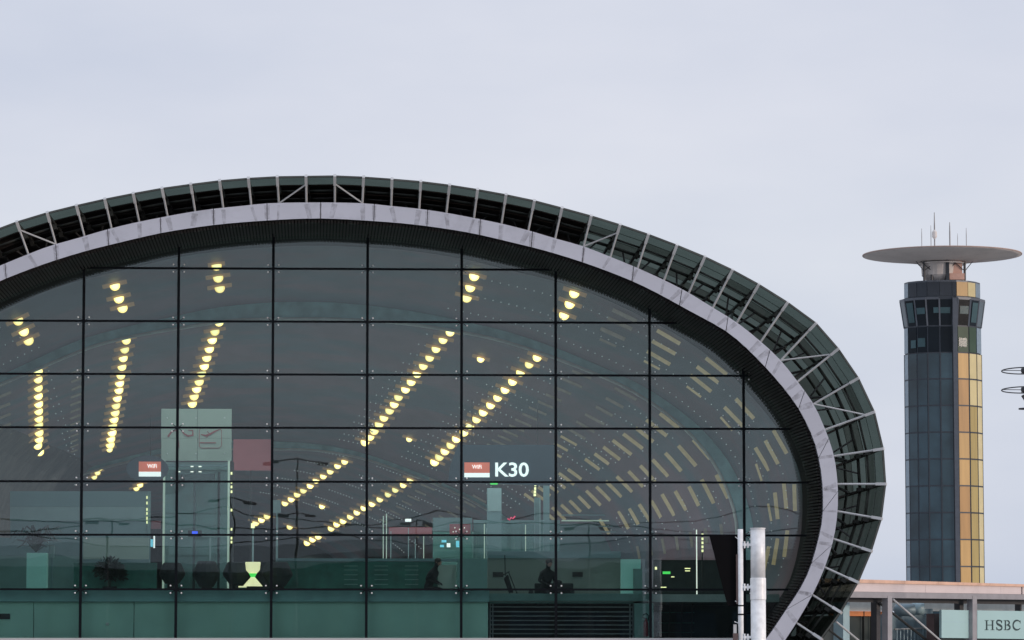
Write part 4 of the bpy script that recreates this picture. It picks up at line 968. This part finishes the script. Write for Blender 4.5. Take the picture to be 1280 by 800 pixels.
# drum above the cab
D1 = plan(.985)
for i in range(9):
    mt = 'tower_frame' if i in (1, 2, 3, 4, 5) else ('sunset_orange' if i == 6 else ('sunset_pale' if i == 7 else 'tower_edge'))
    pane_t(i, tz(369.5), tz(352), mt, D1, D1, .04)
MB().prism(ring(plan(.99), tz(352)), ring(plan(.99), tz(350))).build('drum_cap', 'tower_grey', TOW)
# neck
cy_ = YT + 24 * K; cx_ = at(1177.5, 317, cy_).x; rc = lambda px: px * K
MB().lathe((cx_ - rc(4), cy_, tz(350)), [(rc(14), 0), (rc(22), rc(8)), (rc(23), rc(24))], 24).build('neck_drum', 'neck_white', TOW, smooth=False)
MB().box(cx_ + rc(6), cx_ + rc(25), cy_ - rc(20), cy_ + rc(10), tz(349), tz(341)).build('neck_cabin', 'neck_pink', TOW)
MB().box(cx_ + rc(8), cx_ + rc(23), cy_ - rc(16), cy_ + rc(8), tz(341), tz(325)).build('neck_cabin', 'neck_pink', TOW)
MB().box(cx_ + rc(1), cx_ + rc(5), cy_ - rc(24), cy_ - rc(16), tz(350), tz(324)).build('neck_post', 'tower_frame', TOW)
for dx in (-25.5, -16, 26): MB().tube([(cx_ + rc(dx), cy_ - rc(16), tz(350)), (cx_ + rc(dx), cy_ - rc(16), tz(326))], .18, 8).build('neck_post', 'mast_dark', TOW)
for a, b in ((-26, -36), (26, 36), (-26, -10), (-16, -30), (4, 16), (26, 12)): MB().tube([(cx_ + rc(a), cy_ - rc(17), tz(338)), (cx_ + rc(b), cy_ - rc(17), tz(326))], .06, 6).build('neck_brace', 'mast_dark', TOW)
MB().tube([(cx_ + rc(30 * math.cos(k * .3)), cy_ + rc(30 * math.sin(k * .3)), tz(327.5)) for k in range(21)], .10, 6, closed=True).build('neck_ring', 'neck_white', TOW)
# disc: rim at y 317, underside cone to the neck
zr = tz(317); rr_ = rc(100.3); RISE = 14.5
ND_ = 48; mb = MB(); mb.lathe((cx_, cy_, 0), [(rc(26), tz(325)), (rc(40), tz(324.6)), (rc(70), tz(320.5)), (rc(94), tz(317.6)), (rr_, tz(316.7)), (rr_, tz(315.7)), (rc(97), tz(315.2)), (rc(30), tz(314.5))], ND_); mb.build('disc', 'disc_concrete', TOW, smooth=True)
for r0, r1, w_ in ((.99, .93, 1),):
    pass
MB().tube([(cx_ + rr_ * math.cos(2 * math.pi * k / 64), cy_ + rr_ * math.sin(2 * math.pi * k / 64), tz(316.1)) for k in range(64)], .09, 6, closed=True).build('disc_rim', 'disc_rim', TOW)
for x, y0, r in ((1149, 290, .05), (1160.5, 286, .05), (1165, 270, .10), (1184, 282, .10), (1193.6, 296, .04), (1204.5, 289, .055)):
    t_ = [(tx(x), cy_ - rc(60), tz(314)), (tx(x), cy_ - rc(60), tz((y0 + 307) / 2)), (tx(x), cy_ - rc(60), tz(y0))]
    MB().tube(t_, [r, r, r * .5], 6).build('antenna', 'brace_grey', TOW)
MB().lathe((tx(1165), cy_ - rc(60), tz(303)), [(.1, 0), (.35, .3), (.35, 1.0), (.1, 1.3)], 10).build('antenna_pod', 'neck_white', TOW)

# ================================================================== RIGHT BUILDING
def YB(px): f = (px - 1070) / 210; return 1 / ((1 - f) / 150 + f / 162)
def slabB(x0, ya, x1, yb, y2a, y2b, dep, off=0.0, name='part', mt='beam_grey', parent=None):
    # quad with corners (x0,ya)-(x1,yb) top and (x0,y2a)-(x1,y2b) bottom at the facade line + off behind
    q = [at(x0, ya, YB(x0) + off), at(x1, yb, YB(x1) + off), at(x1, y2b, YB(x1) + off), at(x0, y2a, YB(x0) + off)]
    nrm = (q[1] - q[0]); nrm = Vector((-nrm.y, nrm.x, 0)).normalized()
    return MB().prism(q, [v + nrm * dep for v in q]).build(name, mt, parent)
bx = at(1180, 800, YB(1180))
BR = thing('glazed_walkway', 'low glazed walkway with a sun-tinted parapet, orange coping and grey steel frame below the tower', 'walkway building', Vector((bx.x, bx.y, 0)))
XE = 1420
def yl(y1070, y1280, x): return y1070 + (y1280 - y1070) * (x - 1070) / 210
for a, b in ((1000, 1157), (1157, 1251), (1251, 1276.5), (1278, 1420)):
    slabB(a + .1, yl(728.5, 733.5, a), b - .1, yl(728.5, 733.5, b), yl(739.5, 742.8, a), yl(739.5, 742.8, b), .5, 0, 'parapet_panel', 'parapet_sun_tint', BR)
slabB(1000, yl(724.0, 730.3, 1000), XE, yl(724.0, 730.3, XE), yl(728.4, 733.4, 1000), yl(728.4, 733.4, XE), 1.0, -.12, 'coping', 'coping_orange', BR)
slabB(1000, yl(739.7, 743, 1000), XE, yl(739.7, 743, XE), yl(747, 749.6, 1000), yl(747, 749.6, XE), .4, -.1, 'beam', 'beam_grey', BR)
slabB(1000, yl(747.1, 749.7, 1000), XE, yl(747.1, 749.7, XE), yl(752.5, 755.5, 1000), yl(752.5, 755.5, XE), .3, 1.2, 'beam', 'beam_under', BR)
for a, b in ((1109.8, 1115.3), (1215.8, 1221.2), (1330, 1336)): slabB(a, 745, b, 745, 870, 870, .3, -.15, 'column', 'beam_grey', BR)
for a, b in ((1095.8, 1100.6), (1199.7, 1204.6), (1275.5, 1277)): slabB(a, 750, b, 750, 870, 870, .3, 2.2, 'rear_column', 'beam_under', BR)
slabB(1000, 752, XE, 753, 763.5, 764.5, .2, 6.0, 'white_band', 'white_wall', BR)
slabB(1040, 763.6, 1111, 764.2, 769.8, 770.4, .2, 5.9, 'orange_band', 'orange_band', BR)
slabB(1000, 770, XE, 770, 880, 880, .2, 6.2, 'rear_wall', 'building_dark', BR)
for a in (1080, 1090, 1120, 1141): slabB(a, 764, a + .6, 764, 880, 880, .1, 5.85, 'window_bar', 'steel_dark', BR)
slabB(1054, 753, 1062, 753, 880, 880, .5, 3, 'round_column', 'column_blue', BR)
def rod(x0, y0, x1, y1, r, mt, off=-.05): MB().tube([at(x0, y0, YB(x0) + off), at(x1, y1, YB(x1) + off)], r, 6).build('tie_rod', mt, BR)
rod(1116, 749, 1178, 803, .045, 'strut_white'); rod(1100, 754, 1162, 803, .06, 'steel_dark', 2); rod(1045, 777, 1076, 803, .045, 'strut_white'); rod(1036, 787, 1056, 803, .05, 'steel_dark', 2)
for k in range(11):
    x = 1121 + k * 4.4; rodY = YB(x) + 3; MB().tube([at(x, 786.5, rodY), at(x, 830, rodY)], .03, 6).build('baluster', 'tank_blue', BR)
MB().tube([at(1118, 786.5, YB(1118) + 3), at(1168, 785, YB(1168) + 3)], .04, 6).build('handrail', 'rail_steel', BR)
MB().lathe(at(1117, 762.5, YB(1130) + 4), [(.02, 0), (.28, .1), (.28, .95), (.02, 1.05)], 14, UX).build('tank', 'tank_blue', BR, smooth=True)
MB().lathe(at(1141, 760.5, YB(1145) + 4), [(.3, 0), (.3, .5)], 14, UX).build('tank', 'column_blue', BR, smooth=True)
slabB(1112, 768, 1166, 769, 800, 800, .5, 4.6, 'plant_unit', 'tank_blue', BR); slabB(1150, 761, 1166, 761, 767, 767, .5, 4.2, 'plant_unit', 'tank_blue', BR)
slabB(1167.5, 767, 1176, 767, 870, 870, .4, 1.5, 'dark_door', 'rust_brown', BR)
slabB(1176.7, 798, 1300, 799.3, 870, 870, .2, 1.0, 'lower_panel', 'building_dark', BR)
SG = thing('bank_sign', 'pale aqua sign panels with dark HSBC lettering hung in the walkway frame', 'sign', at(1230, 798, YB(1230)))
slabB(1177, 762.2, 1215.5, 763, 797.3, 797.8, .12, .25, 'sign_panel', 'sign_aqua', SG); slabB(1221.6, 763, 1300, 764.2, 798, 799, .12, .25, 'sign_panel', 'sign_aqua', SG)
slabB(1177.5, 777.0, 1215, 777.4, 777.5, 777.9, .02, .24, 'panel_seam', 'column_blue', SG)
# serif letters as thick-and-thin strokes on the sign plane
def sribbon(pts, W, name, cap=True):
    k = .06; mb = MB(); P = [at(x, y, YB(x) + .21) for x, y in pts]; ax = (at(1280, 780, YB(1280)) - at(1220, 780, YB(1220))); ax.z = 0; ax.normalize(); nrm = Vector((-ax.y, ax.x, 0)); Ls = []; Rs = []; n = len(P)
    for i in range(n):
        d = P[min(i + 1, n - 1)] - P[max(i - 1, 0)]; d.normalize(); s = nrm.cross(d).normalized(); kk = mpp(YB(pts[i][0])) / 2
        if not hasattr(W, '__len__'): ww = W
        else: ww = W[i]
        Ls.append(P[i] + s * ww * kk); Rs.append(P[i] - s * ww * kk)
    for i in range(n - 1):
        q = [Ls[i], Ls[i + 1], Rs[i + 1], Rs[i]]; mb.prism(q, [v + nrm * .03 for v in q])
    return mb
def letter(strokes):
    mb = MB()
    for i, (p, W) in enumerate(strokes):
        s = sribbon(p, W, 'x'); s.v = [v + UY * (-.001 * i) for v in s.v]; mb.add(s.v, s.f)
    return mb.build('letter', 'letter_dark', SG)
T, Bm = 775.6, 787.2
def serif(x, y, w=4.4): return ([(x - w / 2, y), (x + w / 2, y)], .55)
def arcp(cx, cy, rx, ry, a0, a1, n=12): return [(cx + rx * math.cos(R(a0 + (a1 - a0) * i / n)), cy - ry * math.sin(R(a0 + (a1 - a0) * i / n))) for i in range(n + 1)]
letter([([(1233.6, T), (1233.6, Bm)], 2.9), ([(1241.0, T), (1241.0, Bm)], 2.9), ([(1233.6, 781.3), (1241.0, 781.3)], .8), serif(1233.6, T), serif(1233.6, Bm), serif(1241, T), serif(1241, Bm)])
sp = [(1252.3, 778.6), (1251.6, 776.4), (1249.4, 775.4), (1246.9, 776.0), (1246.2, 778.2), (1247.6, 780.2), (1250.3, 781.6), (1252.4, 783.4), (1252.4, 785.8), (1250.3, 787.3), (1247.6, 787.0), (1246.0, 784.2)]
letter([(crom(sp, 3), None)]) if False else letter([(crom(sp, 3), [(.8 + 2.0 * max(0, math.sin(math.pi * i / (len(crom(sp, 3)) - 1))) ** 1.3) for i in range(len(crom(sp, 3)))]), ([(1252.5, 775.4), (1252.5, 779.0)], .5), ([(1245.9, 783.8), (1245.9, 787.4)], .5)])
bu = arcp(1258.5, 778.4, 3.4, 2.8, 90, -90); bl = arcp(1258.7, 784.2, 4.1, 3.0, 90, -90)
wv = lambda n, a, b: [a + (b - a) * math.sin(math.pi * i / (n - 1)) for i in range(n)]
letter([([(1257.0, T), (1257.0, Bm)], 2.5), (bu, wv(13, .7, 2.3)), (bl, wv(13, .7, 2.6)), ([(1255.0, T), (1258.7, T)], .55), ([(1255.0, Bm), (1258.9, Bm)], .55), ([(1257, 781.2), (1258.8, 781.2)], .5)])
letter([(arcp(1271.6, 781.4, 5.0, 5.9, 40, 320, 20), wv(21, .7, 2.7)), ([(1275.5, 775.5), (1275.5, 779.4)], .5)])

# ring mast at the right edge
YM = 150.0; km = mpp(YM); mc = at(1283, 463, YM)
t = thing('ring_mast', 'slim dark mast carrying two thin horizontal rings at the right edge of the picture', 'mast', Vector((mc.x, YM, 0)))
tilt = Matrix.Rotation(R(-3.5), 3, 'X')
for y, r in ((463.3, 31), (487.3, 31)):
    c = at(1283, y, YM); MB().tube([c + tilt @ Vector((r * km * math.cos(k * math.pi / 20), r * km * math.sin(k * math.pi / 20), 0)) for k in range(40)], .028, 6, closed=True).build('ring', 'mast_dark', t)
    for a in (0, 90, 180, 270):
        MB().tube([c, c + tilt @ Vector((r * km * math.cos(R(a + 3)), r * km * math.sin(R(a + 3)), 0))], .018, 6).build('spoke', 'mast_dark', t)
    MB().lathe(c - UZ * .15, [(.1, 0), (.24, .08), (.24, .24), (.1, .32)], 12).build('hub', 'mast_dark', t)
MB().tube([Vector((mc.x, YM, 0)), Vector((mc.x, YM, mc.z + .4))], [.14, .06], 8).build('pole', 'mast_dark', t)
c = at(1283, 511, YM); MB().lathe(c, [(.05, -.05), (10 * km, -.03), (10 * km, .03), (.05, .06)], 16).build('disc', 'mast_dark', t)
MB().beam(at(1278, 494, YM), at(1284, 503, YM), .12).build('bracket', 'mast_dark', t)

# ================================================================== FOREGROUND POLES
YP = 99.5; kp = mpp(YP); px_ = at(947.6, 730, YP)
t = thing('galvanised_pole', 'thick bright galvanised pole with a collar in front of the glass at the lower right', 'pole', Vector((px_.x, YP, 0)))
r = 9.4 * kp
MB().lathe((px_.x, YP, 0), [(r * 1.02, 0), (r, at(948, 750, YP).z)], 32).build('lower_shaft', 'galvanised', t, smooth=True)
MB().lathe((px_.x, YP, 0), [(r * .98, at(948, 722, YP).z), (r * .97, at(948, 661, YP).z - .01)], 32).build('upper_shaft', 'galvanised', t, smooth=True)
MB().lathe((px_.x, YP, 0), [(r * 1.03, at(948, 750, YP).z + .004), (r * 1.06, at(948, 749, YP).z), (r * 1.05, at(948, 723, YP).z), (r * 1.0, at(948, 722.2, YP).z)], 32).build('collar', 'galvanised', t, smooth=False)
MB().lathe((px_.x, YP, 0), [(r * 1.05, at(948, 661, YP).z), (r * 1.05, at(948, 660, YP).z)], 32).build('cap', 'galvanised', t)
tp = at(925.8, 730, YP)
t = thing('sign_post', 'thin galvanised post clamped left of the thick pole, carrying a black sign back', 'sign post', Vector((tp.x, YP, 0)))
MB().tube([(tp.x, YP, 0), (tp.x, YP, at(926, 661.5, YP).z)], 3.4 * kp, 16).build('post', 'galvanised', t, smooth=True)
for y in (681, 734, 796.5):
    c = at(933, y, YP); mb = MB(); mb.box(c.x - .12, c.x + .13, YP - .06, YP + .06, c.z - .037, c.z + .037); mb.box(c.x - .075, c.x - .037, YP - .09, YP + .09, c.z - .10, c.z + .10); mb.box(c.x + .02, c.x + .057, YP - .088, YP + .088, c.z - .092, c.z + .092)
    mb.build('clamp', 'galvanised', t, bevel=.006)
for y, r_ in ((768, 4.3), (757, 3.9)):
    c = at(925.8, y, YP); MB().lathe(c, [(r_ * kp, -.02), (r_ * kp, .02)], 14).build('strap', 'sign_back', t)
mb = MB(); mb.beam(at(926, 768, YP + .05), at(940, 766, YP + .05), .03); mb.build('cable_tie', 'sign_back', t)
t = thing('road_sign_back', 'black tapered back of a sign bolted to the thin post', 'sign', Vector((at(908, 757, YP).x, YP + .1, at(908, 757, YP).z)))
q = [(886.5, 669.5), (923, 668.5), (923, 757), (913, 758), (909, 756)]
MB().prism([at(x, y, YP + .06) for x, y in q], [at(x, y, YP + .09) for x, y in q]).build('plate', 'sign_back', t, bevel=.004)
MB().box(at(920.2, 700, YP).x, at(922.2, 700, YP).x, YP - .03, YP + .05, at(921, 755, YP).z, at(921, 693, YP).z).build('rail', 'rust_brown', t)
for y in (674, 754): MB().tube([at(919, y - 3, YP), at(923, y, YP - .02), at(927, y + 1, YP - .06)], .012, 6).build('bracket', 'galvanised', t)
t = thing('control_box', 'small white topped dark box on the thin post near the bottom edge', 'box', Vector((at(919, 800, YP).x, YP, at(919, 812, YP).z)))
MB().quad_px(917, 780.5, 920.8, 791.5, YP - .05, .08).build('white_label', 'sign_white' if False else 'strut_white', t); MB().quad_px(916.5, 791.7, 922.5, 815, YP - .05, .1).build('case', 'rust_brown', t)
MB().tube([at(918, 777, YP), at(923, 779, YP)], .012, 6).build('bracket', 'galvanised', t)

# ================================================================== behind the camera: what the glass mirrors
def mir(px, py, d): # world point at y=-d that mirrors to the photo pixel
    p = at(px, py, 2 * YG + d); return Vector((p.x, -d, p.z))
t = thing('far_terminal', 'long low dark terminal with a pale gently curved roof across the road', 'building', mir(450, 800, 110))
prof = crom([(-300, 712), (-100, 705), (60, 700), (200, 706), (340, 704), (470, 690), (560, 683), (660, 689), (700, 702), (800, 694), (950, 690), (1200, 700)], 6)
f_ = [mir(x, y, 110) for x, y in prof]
mb = MB(); mw = MB()
for a, b in zip(f_, f_[1:]):
    mb.prism([a, b, b + Vector((0, -30, 2.2)), a + Vector((0, -30, 2.2))], [v + UZ * .3 for v in (a, b, b + Vector((0, -30, 2.2)), a + Vector((0, -30, 2.2)))])
    mw.prism([(a.x, a.y - .5, 0), (b.x, b.y - .5, 0), (b.x, b.y - .5, b.z), (a.x, a.y - .5, a.z)], [(a.x, a.y - 1, 0), (b.x, b.y - 1, 0), (b.x, b.y - 1, b.z), (a.x, a.y - 1, a.z)])
mb.build('roof', 'far_roof', t); mw.build('wall', 'far_wall', t)
mb = MB()
for a, b in zip(f_, f_[1:]): mb.prism([a - UZ * .6, b - UZ * .6, b, a], [v + UY * .4 for v in (a - UZ * .6, b - UZ * .6, b, a)])
mb.build('roof_edge', 'far_roof', t)
for i in range(22):
    x = -60 + i * 5.6; yv = f_[0].y + .02
    MB().box(x, x + 4.2, yv - .4, yv - .3, 1.0, 4.6).build('window', 'tower_glass', t)
def mast(px, ytop, d, label, arms):
    t = thing('lighting_mast', label, 'lighting mast', Vector((mir(px, 800, d).x, -d, 0)), 'lighting masts across the road'); top = mir(px, ytop, d)
    MB().tube([(top.x, -d, 0), (top.x, -d, top.z)], [.16, .07], 8).build('pole', 'mast_dark', t)
    for k, (dz, l) in enumerate(arms):
        MB().tube([(top.x - l, -d, top.z - dz - .3), (top.x, -d, top.z - dz), (top.x + l, -d, top.z - dz - .2)], .06, 6).build('arm', 'mast_dark', t)
        for s in (-1, 1): MB().box(top.x + s * l - .45, top.x + s * l + .45, -d - .3, -d + .3, top.z - dz - .42, top.z - dz - .18).build('floodlight', 'mast_dark', t, bevel=.04)
mast(371, 572, 30, 'tall double armed lighting mast across the road, mirrored in the centre of the glass', ((.1, 2.0), (4.2, 1.1)))
mast(290, 620, 60, 'shorter lighting mast mirrored at the lift shaft', ((.1, 1.6),))
mast(135, 650, 40, 'single lighting mast mirrored at the left kiosk', ((.1, 1.2),))
mast(520, 650, 70, 'lighting mast mirrored in front of the far shop', ((.1, 1.0),))
mast(735, 655, 60, 'lighting mast mirrored right of the gate sign', ((.1, 1.6),))
for i, (ya, yb, d, lb) in enumerate(((628, 648, 34, 'highest overhead cable across the road'), (650, 632, 42, 'middle overhead cable across the road'), (662, 668, 50, 'lowest overhead cable across the road'))):
    a, b = mir(-120, ya, d), mir(1080, yb, d); pts = []
    for k in range(61):
        f = k / 60; seg = (f * 3 + .33 * i) % 1; pts.append(a.lerp(b, f) - UZ * (4 * seg * (1 - seg)) * 1.3)
    tag(MB().tube(pts, .05, 6).build('overhead_cable', 'mast_dark'), lb, 'cable')
